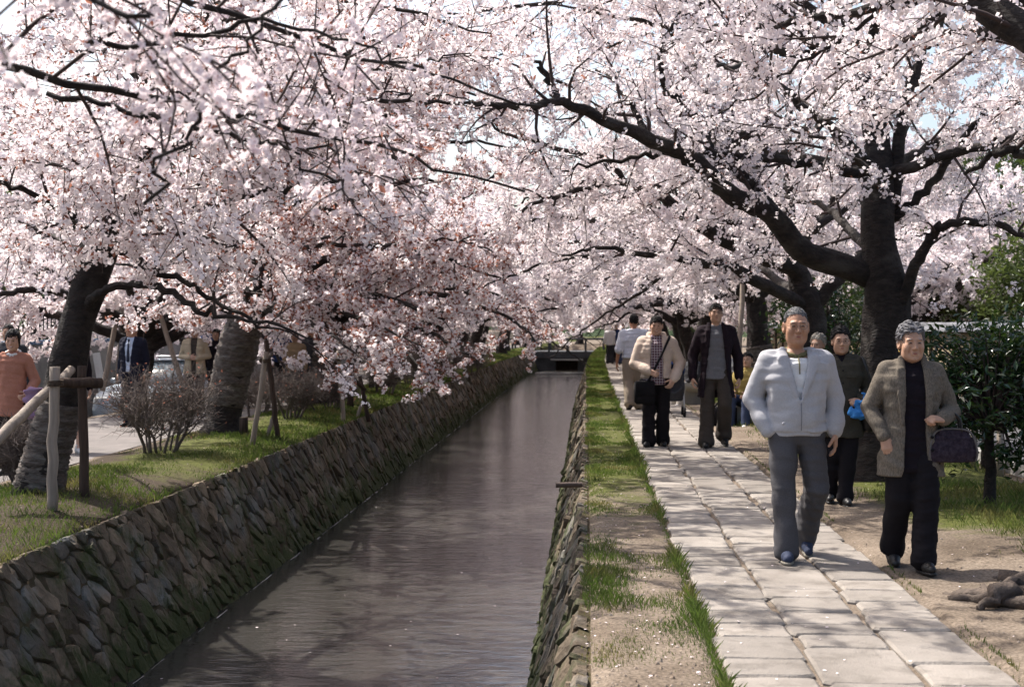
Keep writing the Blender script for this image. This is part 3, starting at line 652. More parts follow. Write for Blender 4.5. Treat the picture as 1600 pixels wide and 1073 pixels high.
# right bank: the next tree, its limbs reaching left low over the path
b = at(1263, 690, 19.2); b[2] = 0
cherry_tree(b, [W(1263,705,19.2,.34),W(1264,600,19.2,.25),W(1262,500,19.2,.235),W(1252,455,19.2,.22),W(1235,400,19.3,.15),W(1228,330,19.4,.11),W(1230,230,19.6,.06)],
 [[W(1258,465,19.2,.15),W(1237,421,19.1,.14),W(1170,394,18.6,.125),W(1099,357,18.2,.11),W(1045,317,17.9,.09),W(1020,298,17.7,.075),W(975,285,17.4,.06),W(930,290,17.1,.045),W(860,312,16.6,.03),W(790,338,16.0,.015)],
  [W(1095,355,18.2,.065),W(1118,300,18.3,.058),W(1128,262,18.4,.05),W(1150,200,18.7,.025)],
  [W(975,285,17.4,.045),W(945,250,17.3,.042),W(880,235,17.1,.036),W(800,210,16.8,.022),W(740,170,16.6,.012)],
  [W(1250,475,19.1,.10),W(1187,442,18.4,.09),W(1133,416,17.9,.075),W(1110,413,17.6,.07),W(1052,405,17.1,.05),W(950,389,16.3,.028),W(880,400,15.7,.014)],
  [W(1268,480,19.2,.11),W(1300,440,19.2,.10),W(1340,400,19.6,.08),W(1400,350,20.4,.05),W(1480,300,21.5,.02)],
  [W(1230,340,19.4,.07),W(1180,270,19.6,.05),W(1110,200,20,.025)],
  [W(1240,390,19.4,.08),W(1290,330,20,.06),W(1330,230,20.8,.03)],
  [W(1250,470,19.4,.09),W(1200,430,21,.07),W(1110,380,23,.045),W(1010,350,25,.02)]]+high_limbs(at(1230,250,19.6), rr, (3.1,2.4,3.8,.4,5.2,1.4), 4.2, .075, .5)+high_limbs(at(1235,380,19.3), rr, (3.0,3.9,2.0,.7), 4.2, .07, .35),
 'cherry tree behind the grey-jacketed man with limbs arching left over the path', 'cherry trees along the right bank', lod=2, dens=1.2, cl=1.9, csize=1.0, thin=.7, seed=32, avoid=lambda q: q[2] < 2.1 and q[1] < 15)
# left bank: the leaning tree beside the nearest support posts
b = at(40, 795, 12.3); b[2] = 0
noleft = lambda q: q[2] < EYE+.02+.0045*max(0, 918-(q[0]/q[1]*F_PX+VPX))/10 and (q[0]/q[1]*F_PX+VPX) < 520
cherry_tree(b, [W(38,805,12.3,.36),W(52,735,12.3,.30),W(76,650,12.3,.275),W(100,540,12.3,.255),W(128,440,12.3,.25),W(146,385,12.3,.235),W(172,320,12.3,.18),W(200,230,12.2,.14),W(225,120,12.1,.10),W(240,0,12,.05)],
 [[W(120,480,12.2,.085),W(140,458,12.1,.07),W(180,445,12.0,.066),W(235,446,11.9,.062),W(278,467,11.8,.05),W(322,489,11.6,.038),W(390,498,11.3,.026),W(490,522,10.9,.012)],
  [W(160,385,12.2,.07),W(200,400,12.1,.06),W(245,427,12.0,.05),W(302,450,11.9,.042),W(362,489,11.7,.03),W(440,520,11.5,.012)],
  [W(180,330,12.2,.11),W(230,338,12.0,.095),W(261,334,11.9,.085),W(335,320,11.7,.07),W(373,309,11.6,.055),W(462,290,11.3,.038),W(560,280,11.0,.014)],
  [W(165,360,12.3,.10),W(130,368,12.2,.08),W(80,322,12.0,.055),W(0,284,11.6,.035),W(-60,270,11.4,.015)],
  [W(200,240,12.2,.08),W(280,200,12,.06),W(380,170,11.7,.04),W(500,150,11.2,.015)],
  [W(225,115,12.1,.07),W(400,-5,11.8,.05),W(600,10,11.5,.032),W(770,55,11.2,.012)],
  [W(165,330,12.2,.06),W(180,300,11.2,.04),W(200,290,10.2,.026),W(240,300,9.2,.010)],
  [W(175,300,12.2,.06),W(140,260,11.2,.04),W(100,250,10.2,.026),W(60,260,9.4,.010)],
  [W(195,240,12.2,.05),W(200,200,11,.035),W(190,170,10,.022),W(160,150,9,.010)],
  [W(205,200,12.1,.05),W(260,160,11,.035),W(320,140,10,.022),W(380,150,9.2,.010)],
  [W(220,140,12.1,.05),W(180,90,11,.035),W(130,70,10,.022),W(70,80,9.3,.010)],
  [W(225,110,12.1,.05),W(280,60,11,.035),W(350,50,10,.022),W(420,70,9.4,.010)],
  [W(170,340,12.2,.05),W(230,355,11.2,.035),W(300,370,10.5,.022),W(370,385,10,.010)],
  [W(160,370,12.2,.05),W(120,350,11.3,.035),W(90,345,10.6,.022),W(40,360,10.2,.010)],
  [W(225,115,12.1,.06),W(380,60,12.6,.045),W(560,60,13.2,.03),W(740,110,13.6,.012)],
  [W(215,160,12.1,.05),W(330,120,12.4,.04),W(480,110,12.7,.026),W(640,150,13,.012)],
  [W(225,120,12.1,.05),W(150,60,12.6,.04),W(60,20,13,.02)],
  [W(190,270,12.2,.08),W(130,210,12.4,.06),W(60,150,12.8,.04),W(-40,100,13,.015)],
  [W(225,130,12.1,.06),W(300,60,11.8,.04),W(400,10,11.4,.018)],
  [W(150,390,12.4,.10),W(190,340,13.3,.08),W(260,300,14.4,.055),W(360,270,15.6,.02)],
  [W(140,410,12.4,.09),W(90,380,13.4,.07),W(30,350,14.6,.045),W(-60,330,16,.02)],
  [W(230,110,12.1,.05),W(180,40,12.3,.035),W(120,-40,12.6,.015)]]+high_limbs(at(225,110,12.1), rr, (.1,.7,-.7,1.6), 4.0, .07, .3)+high_limbs(at(195,260,12.2), rr, (.3,-.5,1.2,2.4), 3.6, .07, .25),
 'leaning cherry tree with a thick dark trunk beside the nearest log support at left', 'cherry trees along the left bank', lod=1, dens=1.15, cl=1.95, csize=1.02, tr=.62, lr=.62, leafy=.45, seed=33, wrap=(.1,1.05), avoid=noleft)
# left bank: second tree, trunk bound in straw matting
b = at(340, 690, 19.2); b[2] = .05; rr = np.random.default_rng(41)
tr2 = [W(338,700,19.2,.38),W(345,640,19.2,.31),W(362,560,19.2,.33),W(378,505,19.2,.30),W(400,440,19.2,.20),W(420,380,19.2,.15),W(440,250,19.2,.08)]
cherry_tree(b, tr2,
 [[W(395,490,19.2,.12),W(440,465,19.0,.10),W(520,455,18.6,.08),W(620,470,18.0,.05),W(700,500,17.4,.02)],
  [W(395,480,19.2,.09),W(450,490,18,.06),W(510,520,17,.035),W(560,560,16.4,.018),W(590,585,16.1,.01)],
  [W(390,470,19.2,.09),W(370,455,18.2,.06),W(330,470,17.2,.03),W(290,490,16.6,.012)],
  [W(395,470,19.2,.09),W(420,470,17.8,.06),W(430,490,16.6,.03),W(440,500,15.8,.012)],
  [W(400,440,19.2,.09),W(390,400,17.8,.06),W(360,390,16.6,.03),W(320,410,15.6,.012)],
  [W(395,480,19.2,.09),W(470,470,18.4,.065),W(570,500,17.4,.035),W(660,540,16.8,.012)],
  [W(390,470,19.2,.12),W(470,420,19.0,.10),W(580,390,18.6,.07),W(690,400,18.1,.045),W(790,440,17.4,.018)],
  [W(400,440,19.2,.11),W(480,350,19.2,.085),W(600,290,19.1,.055),W(720,280,19,.02)],
  [W(375,500,19.2,.11),W(330,470,19.2,.09),W(260,430,19.4,.06),W(160,410,19.8,.02)],
  [W(410,420,19.2,.10),W(370,340,19.5,.07),W(300,270,20,.045),W(220,220,20.4,.02)],
  [W(420,380,19.2,.09),W(440,290,18.2,.06),W(520,220,17.2,.02)],
  [W(400,450,19.3,.1),W(430,400,21,.08),W(500,370,23,.045),W(600,360,25,.02)],
  [W(435,290,19.2,.08),W(560,200,19.0,.06),W(680,150,18.6,.04),W(800,150,18.2,.015)],
  [W(430,330,19.2,.08),W(600,250,19.6,.06),W(720,220,20,.04),W(830,240,20.4,.015)],
  [W(440,300,19.2,.07),W(500,200,19.6,.04),W(560,120,20,.018)]]+high_limbs(at(435,280,19.2), rr, (0,.7,-.8,1.7,3.2), 4.4, .075, .5)+high_limbs(at(420,400,19.2), rr, (.3,-.4,1.1,2.6), 4.2, .07, .3),
 'cherry tree whose lower trunk is bound in grey straw matting behind the bare bush', 'cherry trees along the left bank', lod=2, dens=1.1, cl=1.7, csize=1.05, tr=.74, lr=.72, leafy=1.0, seed=34, wrap=(.35,1.62), avoid=lambda q: q[2] < 1.50 and (q[0]/q[1]*F_PX+VPX) < 490)
# left bank: third tree, bronze young leaves
b = at(508, 637, 27); b[2] = .05; rr = np.random.default_rng(43)
top = at(520, 500, 27)
cherry_tree(b, [(*b,.33),(*(b+(0,0,.7)),.27),W(505,560,27,.27),W(512,520,27,.25),W(530,460,27,.16),W(560,380,27,.08)],
 auto_limbs(b+np.array((0,0,.6)), top+np.array((0,0,.25)), 0, rr, 7, 1.15)+[[W(515,520,27,.12),W(580,470,26.5,.09),W(680,460,26,.06),W(800,500,25,.03),W(850,545,24.5,.015)],[W(520,510,27,.1),W(600,500,26,.07),W(680,525,25,.04),W(740,560,24.4,.015)],[W(516,515,27,.1),W(560,510,24.5,.07),W(620,540,22.5,.035),W(660,580,21.5,.012)]],
 'cherry tree with bronze young leaves and a short wrapped trunk', 'cherry trees along the left bank', lod=2, dens=1.05, cl=1.5, csize=1.1, blooms=.85, leafy=1.6, seed=35, wrap=(.3,1.3), avoid=lambda q: q[2] < 1.5 and q[0] < -4)
DROOP = True
# right bank: third tree with matting and a support pole
b = at(1184, 640, 26.2); b[2] = 0; rr = np.random.default_rng(45)
cherry_tree(b, [(*b,.36),W(1188,580,26.2,.30),W(1182,530,26.2,.26),W(1178,470,26.2,.23),W(1172,420,26.2,.17),W(1160,330,26.3,.09)],
 auto_limbs(b+np.array((0,0,.9)), at(1175,450,26.2), math.pi, rr, 7, 1.15), 'cherry tree with matting round its foot and a long bamboo prop', 'cherry trees along the right bank', lod=2, dens=1.0, cl=1.5, csize=1.15, seed=36, wrap=(.15,1.2), avoid=lambda q: q[2] < 1.9 and q[0] > -.2)
# right bank: fourth tree, low limb over the path edge
b = at(1098, 600, 34); b[2] = 0; rr = np.random.default_rng(46)
cherry_tree(b, [(*b,.34),W(1100,540,34,.27),W(1104,500,34,.25),W(1108,460,34,.20),W(1105,400,34,.1)],
 auto_limbs(b+np.array((0,0,1.0)), at(1106,460,34), math.pi, rr, 7, 1.15)+[[W(1109,476,34,.12),W(1075,463,33.4,.11),W(1030,474,32.6,.085),W(984,480,32,.05),W(955,462,31.6,.03),W(925,455,31.2,.015)],[W(990,480,32,.04),W(965,500,31.8,.03),W(930,512,31.5,.012)]],
 'gnarled cherry tree with a low limb behind the tall man in the dark coat', 'cherry trees along the right bank', lod=2, dens=1.0, cl=1.5, csize=1.2, seed=37, avoid=lambda q: q[2] < 1.85 and q[0] > -.2)

# trees close to the camera, their trunks just outside the picture
b = np.array((-4.75, 5.4, .05)); rr = np.random.default_rng(51)
cherry_tree(b, [(*b,.34),(-4.7,5.4,.9,.28),(-4.45,5.35,1.8,.25),(-4.1,5.3,2.6,.18),(-3.9,5.2,3.6,.1)],
 [[(-4.3,5.3,2.0,.15),(-3.4,5.0,2.5,.12),(-2.3,4.7,2.95,.085),(-1.2,4.4,3.1,.05),(-.3,4.2,2.95,.025),(.4,4.1,2.7,.012)],
  [(-4.3,5.3,2.2,.13),(-3.3,4.4,2.6,.10),(-2.2,3.8,2.55,.06),(-1.5,3.5,2.45,.03),(-1.0,3.3,2.3,.012)],
  [W(440,-60,4.0,.015),W(425,10,4.0,.013),W(340,100,4.05,.010),W(272,210,4.1,.007),W(230,300,4.15,.005)],
  [(-3.3,5.0,2.55,.07),(-2.6,5.3,2.6,.05),(-1.8,5.7,2.5,.035),(-1.0,6.0,2.35,.022),(-.3,6.3,2.15,.01)],
  [(-2.3,4.7,2.95,.05),(-1.7,5.3,2.85,.035),(-1.0,5.9,2.7,.02),(-.2,6.4,2.55,.01)],
  [W(60,140,6.2,.03),W(190,170,6.2,.03),W(300,190,6.1,.026),W(400,222,6.0,.02),W(540,240,5.9,.01)],
  [W(120,60,5.6,.03),W(240,65,5.6,.026),W(400,30,5.5,.02),W(560,70,5.4,.012),W(650,100,5.4,.006)],
  [W(232,125,6.0,.018),W(330,172,6.0,.016),W(420,225,5.9,.013),W(530,290,5.9,.007)]],
 'cherry tree beyond the left edge with blurred blossom sprays filling the top corner', 'cherry trees along the left bank', lod=0, dens=1.1, seed=52, lr=.5, near=True, cl=.85, sub=1.0, leafy=.1,
 avoid=lambda q: q[1] < 2.2 or (q[0]/q[1]*F_PX+VPX > 700) or q[2] < EYE+(VPY-330)/F_PX*q[1] or (q[1] < 3.2 and q[0]/q[1]*F_PX+VPX > 420))
b = np.array((3.25, 7.9, .0)); rr = np.random.default_rng(53)
R1 = cherry_tree(b, [(*b,.36),(3.25,7.9,.8,.29),(3.2,7.9,1.8,.26),(3.3,8.0,2.6,.2),(3.3,8.1,3.8,.1)],
 [[(3.2,7.9,2.2,.16),(2.75,8.1,2.9,.135),(2.35,8.4,3.4,.11),(1.7,8.8,3.9,.07),(.9,9.3,4.1,.04),(.1,9.8,4.0,.018)],
  [W(1640,20,9.0,.06),W(1500,2,9.2,.05),W(1380,18,9.4,.04),W(1250,38,9.6,.03),W(1150,45,9.8,.022),W(1060,42,9.9,.012)],
  [W(1380,14,9.4,.02),W(1300,70,9.5,.016),W(1210,130,9.6,.010),W(1120,180,9.7,.005)],
  [(3.3,8.1,2.9,.09),(2.9,8.9,3.3,.06),(2.4,9.6,3.5,.03),(2.0,10.2,3.5,.012)],
  [(3.3,8.1,3.0,.09),(3.9,9.3,3.5,.06),(4.3,10.6,3.8,.02)],
  [(3.2,8.0,2.3,.12),(3.5,9.2,3.0,.09),(3.7,10.6,3.4,.05),(3.8,12,3.4,.02)],
  [(3.3,8.0,2.6,.12),(4.3,8.3,3.4,.08),(5.3,8.6,3.9,.03)],
  [W(1660,230,8.8,.05),W(1600,243,9.0,.04),W(1550,243,9.1,.03),W(1490,280,9.3,.012)]],
 'cherry tree at the right edge with bare roots spreading over the dirt', 'cherry trees along the right bank', lod=1, dens=1.3, seed=54, cl=1.7, sub=.85,
 avoid=lambda q: q[2] < 2.75 or q[1] < 5)
# its surface roots
rootpts = [[(3.0,8.0,.17,.10),(2.7,8.18,.13,.075),(2.45,8.22,.10,.06),(2.28,8.02,.06,.04),(2.15,7.95,.0,.02)],[(2.7,8.1,.10,.05),(2.55,8.28,.07,.045),(2.36,8.40,.035,.03),(2.25,8.55,-.01,.015)],[(2.6,8.0,.07,.035),(2.48,7.9,.05,.028),(2.40,7.72,.01,.02),(2.36,7.6,-.02,.01)],[(2.9,7.85,.12,.06),(2.65,7.86,.07,.045),(2.42,7.95,.04,.035),(2.2,8.2,.015,.025),(2.02,8.3,-.015,.012)],[(3.2,7.95,.16,.13),(2.85,8.0,.12,.10),(2.55,8.05,.08,.075),(2.3,8.2,.035,.05),(2.08,8.45,-.01,.02)],
           [(3.1,7.75,.14,.10),(2.75,7.7,.09,.07),(2.5,7.6,.04,.05),(2.35,7.5,-.01,.02)],
           [(3.0,8.1,.12,.09),(2.75,8.4,.07,.06),(2.6,8.75,.03,.045),(2.5,9.0,-.02,.02)],
           [(2.75,7.98,.08,.05),(2.6,7.8,.05,.04),(2.45,7.75,.02,.03),(2.3,7.72,-.02,.012)],
           [(3.1,7.6,.12,.09),(2.95,7.2,.06,.06),(2.85,6.9,-.01,.03)]]
root_m = mat('root_bark', (.13,.10,.08), (.055,.042,.034), scale=6, rough=.9, bump=1, bscale=18, bdist=.03, stretch=(1,1,1), detail=8)
for rp in rootpts:
    P = smooth_poly(np.array(rp), 22); P[:, :2] += .013*rr.standard_normal((22, 2)); P[:, 2] += .008*rr.standard_normal(22); P[:, :3] -= b
    mb = MB(); mb.tube(P[:, :3], P[:, 3]*rr.uniform(.8, 1.2, 22), 10, rough=.16); mb.build('root', root_m, R1)

# ---- the rows going on along both banks: three forms, turned and copied
forms = []
for s, lf in ((61, 0.0), (62, .35), (63, .0)):
    rr = np.random.default_rng(s); top = np.array((rr.uniform(.1,.4), rr.uniform(-.3,.3), 1.75))
    forms.append(cherry_tree((0,0,0), [(0,0,-.05,.33),(.02,0,.6,.26),(top[0]*.7,top[1]*.7,1.3,.23),(*top,.2),(top[0]+.1,top[1],2.6,.12),(top[0]+.1,top[1],3.6,.06)],
        auto_limbs((0,0,.7), top, 0, rr, 7, 1.2), 'x', 'x', avoid=lambda q: q[2] < 1.28, lod=3, dens=1.12, cl=1.9, csize=1.22, leafy=lf, seed=s+20))
spots = []
for i, y in enumerate((33.5, 40, 46.5, 53, 59.5, 66, 73, 80, 96, 104)): spots.append((-4.9+.25*math.sin(i*2.3), y, 0, 'left'))
for i, y in enumerate((41, 47.5, 54, 60.5, 67, 74, 81, 97, 105)): spots.append((3.0+.2*math.sin(i*1.7), y, math.pi, 'right'))
spots += [(-8.6, 26.5, .4, 'back'), (-9.6, 34, -.5, 'back'), (-10.2, 45, .2, 'back'), (-8.9, 54, 2., 'back'), (-9.5, 66, 1., 'back'), (-14.5, 40, 2.2, 'back'), (-15.5, 55, 4., 'back')]
spots += [(-7, 113, .2, 'end'), (-2.2, 118, 1., 'end'), (2.5, 119, 2., 'end'), (7, 114, 3., 'end')]
spots += [(11.2, 37, 3.2, 'garden'), (13.5, 47, 2.8, 'garden'), (8.2, 35, 2.5, 'garden'), (8.8, 43, 3.7, 'garden'), (8.4, 54, 3.1, 'garden')]
ORD = 'first second third fourth fifth sixth seventh eighth ninth tenth'.split(); cnt_ = {}
LAB = {'end': ('cherry tree in bloom closing the far end of the canal, %s from the left', 'cherry trees closing the far end'),
       'left': ('cherry tree in full bloom on the left bank, %s beyond the bronze-leaved one', 'cherry trees receding along the left bank'),
       'right': ('cherry tree in bloom right of the path, %s beyond the gnarled low-limbed one', 'cherry trees receding along the right of the path'),
       'back': ('cherry tree in bloom beyond the side path at left, %s going into the distance', 'cherry trees beyond the side path'),
       'garden': ('cherry tree in bloom behind the tile-capped garden wall, %s going into the distance', 'cherry trees in the walled garden')}
for i, (x, y, az, kd) in enumerate(spots):
    f = forms[i % 3]; o = f if i < 3 else copy_thing(f)
    o.location = (x+float(cx(y)), y, -.6 if (kd == 'back' and x > -11.6) else (.85 if x < -11.6 else 0)); o.rotation_euler = (0, 0, az+.25*math.sin(i*3.1))
    s = 1.04+.16*((i*7) % 5)/5; o.scale = (s, s, s); cnt_[kd] = cnt_.get(kd, -1)+1; o['label'] = LAB[kd][0] % ORD[cnt_[kd]]; o['group'] = LAB[kd][1]
print('TREES', STATS, sum(s[2] for s in STATS))
# ------------------------------------------------------------------ people: bodies and clothes from smooth distance fields
class Field:
    def __init__(s, lo, hi, h):
        s.h = h; s.lo = np.array(lo, float); n = np.ceil((np.array(hi)-s.lo)/h).astype(int)+1
        s.ax = [s.lo[i]+h*np.arange(n[i]) for i in range(3)]; s.F = np.full(n, .12, np.float32)
    def sub(s, lo, hi):
        sl = []
        for i in range(3):
            a = int(np.clip(math.floor((lo[i]-s.lo[i])/s.h), 0, len(s.ax[i])-1)); b = int(np.clip(math.ceil((hi[i]-s.lo[i])/s.h)+1, a+1, len(s.ax[i])))
            sl.append(slice(a, b))
        return tuple(sl), np.meshgrid(*[s.ax[i][sl[i]] for i in range(3)], indexing='ij')
    def put(s, sl, d, k, op):
        A = s.F[sl]
        if op == 'u':
            if k > 0: hh = np.clip(.5+.5*(A-d)/k, 0, 1); s.F[sl] = A*(1-hh)+d*hh-k*hh*(1-hh)
            else: s.F[sl] = np.minimum(A, d)
        else:
            d = -d
            if k > 0: hh = np.clip(.5-.5*(A-d)/k, 0, 1); s.F[sl] = A*(1-hh)+d*hh+k*hh*(1-hh)
            else: s.F[sl] = np.maximum(A, d)
    def cap(s, a, b, ra, rb=None, k=.02, op='u', flat=None):
        a, b = np.array(a, float), np.array(b, float); rb = ra if rb is None else rb; m = max(ra, rb)+max(k, .03)+.02
        sl, (X, Y, Z) = s.sub(np.minimum(a, b)-m, np.maximum(a, b)+m)
        d = b-a; L = d@d+1e-12; px, py, pz = X-a[0], Y-a[1], Z-a[2]; t = np.clip((px*d[0]+py*d[1]+pz*d[2])/L, 0, 1)
        qx, qy, qz = px-t*d[0], py-t*d[1], pz-t*d[2]; r = ra+t*(rb-ra)
        if flat is not None:                      # (axis, factor<1): thinner along that axis
            ax, f = unit(np.array(flat[0], float)), flat[1]; w = qx*ax[0]+qy*ax[1]+qz*ax[2]; e = w*(1/f**2-1)
            dist = np.sqrt(np.maximum(qx*qx+qy*qy+qz*qz+w*e, 0)); dd = (dist-r)*(.6+.4*f)
        else: dd = np.sqrt(qx*qx+qy*qy+qz*qz)-r
        s.put(sl, dd, k, op)
    def ell(s, c, R, k=.02, op='u'):
        c, R = np.array(c, float), np.array(R, float); m = R+max(k, .03)+.02; sl, (X, Y, Z) = s.sub(c-m, c+m)
        d = (np.sqrt(((X-c[0])/R[0])**2+((Y-c[1])/R[1])**2+((Z-c[2])/R[2])**2)-1)*R.min()
        s.put(sl, d, k, op)
    def loft(s, rows, k=.02, op='u', grow=0.0, e=2.4, fold=0.0, seed=0):
        """rows: x,y,z,rx,ry along a polyline; flat ends"""
        P = np.array(rows, float); D_ = unit(np.diff(P[:, :3], axis=0)); bend = [min(1., max(.10, 1.8*math.sqrt(max(0, 1-float(D_[q]@D_[q+1])**2)))) for q in range(len(D_)-1)]; m = P[:, 3:].max()+grow+max(k, .03)+.02
        sl, (X, Y, Z) = s.sub(P[:, :3].min(0)-m, P[:, :3].max(0)+m); best = None; ns = len(P)-1
        for i in range(ns):
            a, b = P[i, :3], P[i+1, :3]; d = b-a; L = d@d; t = ((X-a[0])*d[0]+(Y-a[1])*d[1]+(Z-a[2])*d[2])/L; tc = np.clip(t, 0, 1)
            rx = P[i, 3]+tc*(P[i+1, 3]-P[i, 3])+grow; ry = P[i, 4]+tc*(P[i+1, 4]-P[i, 4])+grow
            w = np.abs(t-tc)*math.sqrt(L); end = ((t < 0) & (i == 0)) | ((t > 1) & (i == ns-1))
            u = np.abs(X-a[0]-t*d[0])/rx; v = np.abs(Y-a[1]-t*d[1])/ry; q = (u**e+v**e)
            dd = (q**(1/e)-1)*np.minimum(rx, ry); rm = np.minimum(rx, ry); bj = np.where(t < 0, bend[i-1] if i > 0 else 1., bend[i] if i < ns-1 else 1.)
            d3 = np.where(w > 0, np.where(bj > .45, ((q+(w/rm)**e)**(1/e)-1)*rm, np.maximum(dd, w-.02)), dd)
            inner = np.where(end, np.maximum(dd, w), d3)
            best = inner if best is None else np.minimum(best, inner)
        if fold:
            r = np.random.default_rng(seed); best = best+fold*sum(np.sin(X*r.normal(0, 26)+Y*r.normal(0, 26)+Z*r.normal(0, 55)+r.uniform(0, 6)) for _ in range(4))*.5
        s.put(sl, best, k, op)
    def half(s, fn, k=.006):
        """keep where fn<0"""
        X, Y, Z = np.meshgrid(*s.ax, indexing='ij'); d = fn(X, Y, Z)
        hh = np.clip(.5-.5*(s.F-d)/k, 0, 1); s.F = (s.F*(1-hh)+d*hh+k*hh*(1-hh)).astype(np.float32)
    def noise(s, amp, freq, seed=0, aniso=(1,1,1)):
        X, Y, Z = np.meshgrid(*s.ax, indexing='ij'); n = vnoise(np.stack((X*freq*aniso[0], Y*freq*aniso[1], Z*freq*aniso[2]), -1)+seed*5.7)-.5
        s.F += (amp*2*n).astype(np.float32)
    def mesh(s):
        F = s.F; F = np.pad(F, 1, constant_values=.1); n = F.shape; sg = F < 0
        c = np.zeros(tuple(q-1 for q in n), np.uint8)
        for dx in (0, 1):
            for dy in (0, 1):
                for dz in (0, 1): c += sg[dx:n[0]-1+dx, dy:n[1]-1+dy, dz:n[2]-1+dz]
        cell = np.argwhere((c > 0) & (c < 8)); 
        if not len(cell): return np.zeros((0, 3)), np.zeros((0, 4), int)
        acc = np.zeros((len(cell), 3)); cnt = np.zeros(len(cell)); co = cell.T
        cor = [(x, y, z) for x in (0, 1) for y in (0, 1) for z in (0, 1)]
        for a in cor:
            for ax in range(3):
                if a[ax]: continue
                b = list(a); b[ax] = 1
                fa = F[co[0]+a[0], co[1]+a[1], co[2]+a[2]]; fb = F[co[0]+b[0], co[1]+b[1], co[2]+b[2]]; m = (fa < 0) != (fb < 0)
                t = np.where(m, fa/(fa-fb+1e-12), 0); p = np.array(a, float)[None]+np.zeros((len(cell), 3)); p[:, ax] += t
                acc += p*m[:, None]; cnt += m
        V = (cell+acc/np.maximum(cnt, 1)[:, None]-1)*s.h+s.lo
        idx = np.full(c.shape, -1, np.int64); idx[co[0], co[1], co[2]] = np.arange(len(cell)); Q = []
        for ax in range(3):
            o1, o2 = (ax+1) % 3, (ax+2) % 3
            lo = [slice(None)]*3; hi = [slice(None)]*3; lo[ax] = slice(0, -1); hi[ax] = slice(1, None)
            A, B = sg[tuple(lo)], sg[tuple(hi)]; e = np.argwhere(A != B)
            e = e[(e[:, o1] > 0) & (e[:, o2] > 0) & (e[:, o1] < n[o1]-1) & (e[:, o2] < n[o2]-1)]
            if not len(e): continue
            q = []
            for d1, d2 in ((0,0),(1,0),(1,1),(0,1)):
                f = e.copy(); f[:, o1] -= 1-d1; f[:, o2] -= 1-d2; q.append(idx[f[:, 0], f[:, 1], f[:, 2]])
            q = np.stack(q, -1); flip = ~A[e[:, 0], e[:, 1], e[:, 2]]; q[flip] = q[flip][:, ::-1]; Q.append(q)
        Q = np.vstack(Q); return V, Q[(Q >= 0).all(1)]

SKIN = {}
def skin_mat(tone):
    if tone not in SKIN:
        SKIN[tone] = mat('skin', tone, tuple(q*s for q, s in zip(tone, (.88,.80,.76))), scale=22, rough=.5, spec=.35, bump=.1, bscale=130, bdist=.002)
    return SKIN[tone]
hair_mats = {}
def hair_mat(c):
    if c not in hair_mats: hair_mats[c] = mat('hair', tuple(min(1,x*1.25) for x in c), tuple(x*.35 for x in c), scale=30, rough=.6, bump=.5, bscale=90, bdist=.004, stretch=(3,3,.7), spec=.25, vary=.28)
    return hair_mats[c]
eye_m = mat('eye', (.018,.012,.010), rough=.2, spec=.5); lip_m = mat('lip', (.30,.105,.085), (.24,.08,.07), rough=.5)
frame_m = mat('spectacle_frame', (.12,.09,.07), rough=.3, metallic=.6); black_m = cloth('black_cloth', (.012,.011,.013)); leather_m = mat('black_leather', (.016,.014,.014), (.010,.009,.009), rough=.45, bump=.3, bscale=60, spec=.4)
sole_m = mat('shoe_sole', (.28,.25,.20), (.18,.16,.13), rough=.8); gold_m = mat('gold_buckle', (.5,.36,.12), rough=.3, metallic=.9); steel_m = mat('watch_steel', (.5,.5,.5), rough=.3, metallic=.9)

def head_field(f, c, wide=1.0, smile=0.0, old=0.0, male=True):
    o = np.array(c, float); E = lambda p, R, **k: f.ell(o+np.array(p), R, **k); C = lambda a, b, ra, rb=None, **k: f.cap(o+np.array(a), o+np.array(b), ra, rb, **k)
    E((0,.018,.030), (.076*wide,.093,.088)); E((0,-.022,-.025), (.063*wide,.070,.086), k=.03); E((0,-.042,-.088), (.036*wide,.036,.030), k=.035)
    for s in (-1, 1):
        E((s*.044*wide,-.052,-.028), (.025,.026,.026), k=.025)
        E((s*.050*wide,-.012,-.070), (.020,.036,.030), k=.03)
        C((s*.016,-.084,.024), (s*.046*wide,-.074,.022), .009, .008, k=.014)
        E((s*.032,-.098,.004), (.017,.014,.012), k=.014, op='s')
        E((s*.031,-.076,.002), (.015,.012,.010), k=.006)
        E((s*.083*wide,.012,-.006), (.013,.022,.036), k=.008)
        E((s*.090*wide,.002,-.002), (.007,.012,.019), k=.006, op='s')
        C((s*.030+s*.006*smile,-.082,-.030), (s*(.036+.006*smile),-.076,-.062), .004, .004, k=.010, op='s') if (old or smile) else None
    C((0,-.086,.016), (0,-.106,-.030), .0085, .012, k=.010)
    for s in (-1, 1): E((s*.013,-.094,-.034), (.009,.010,.008), k=.006)
    C((-.020-.006*smile,-.0855,-.059+.004*smile), (.020+.006*smile,-.0855,-.059+.004*smile), .0065, k=.006); C((-.016,-.086,-.070), (.016,-.086,-.070), .0078, k=.006)
    C((-.024-.008*smile,-.096,-.0645+.006*smile), (.024+.008*smile,-.096,-.0645+.006*smile), .0042, k=.004, op='s')
    E((0,-.076,-.098), (.020,.015,.014), k=.012)
    C((0,.018,-.06), (0,.032,-.22), .048 if male else .043, .056 if male else .049, k=.03)
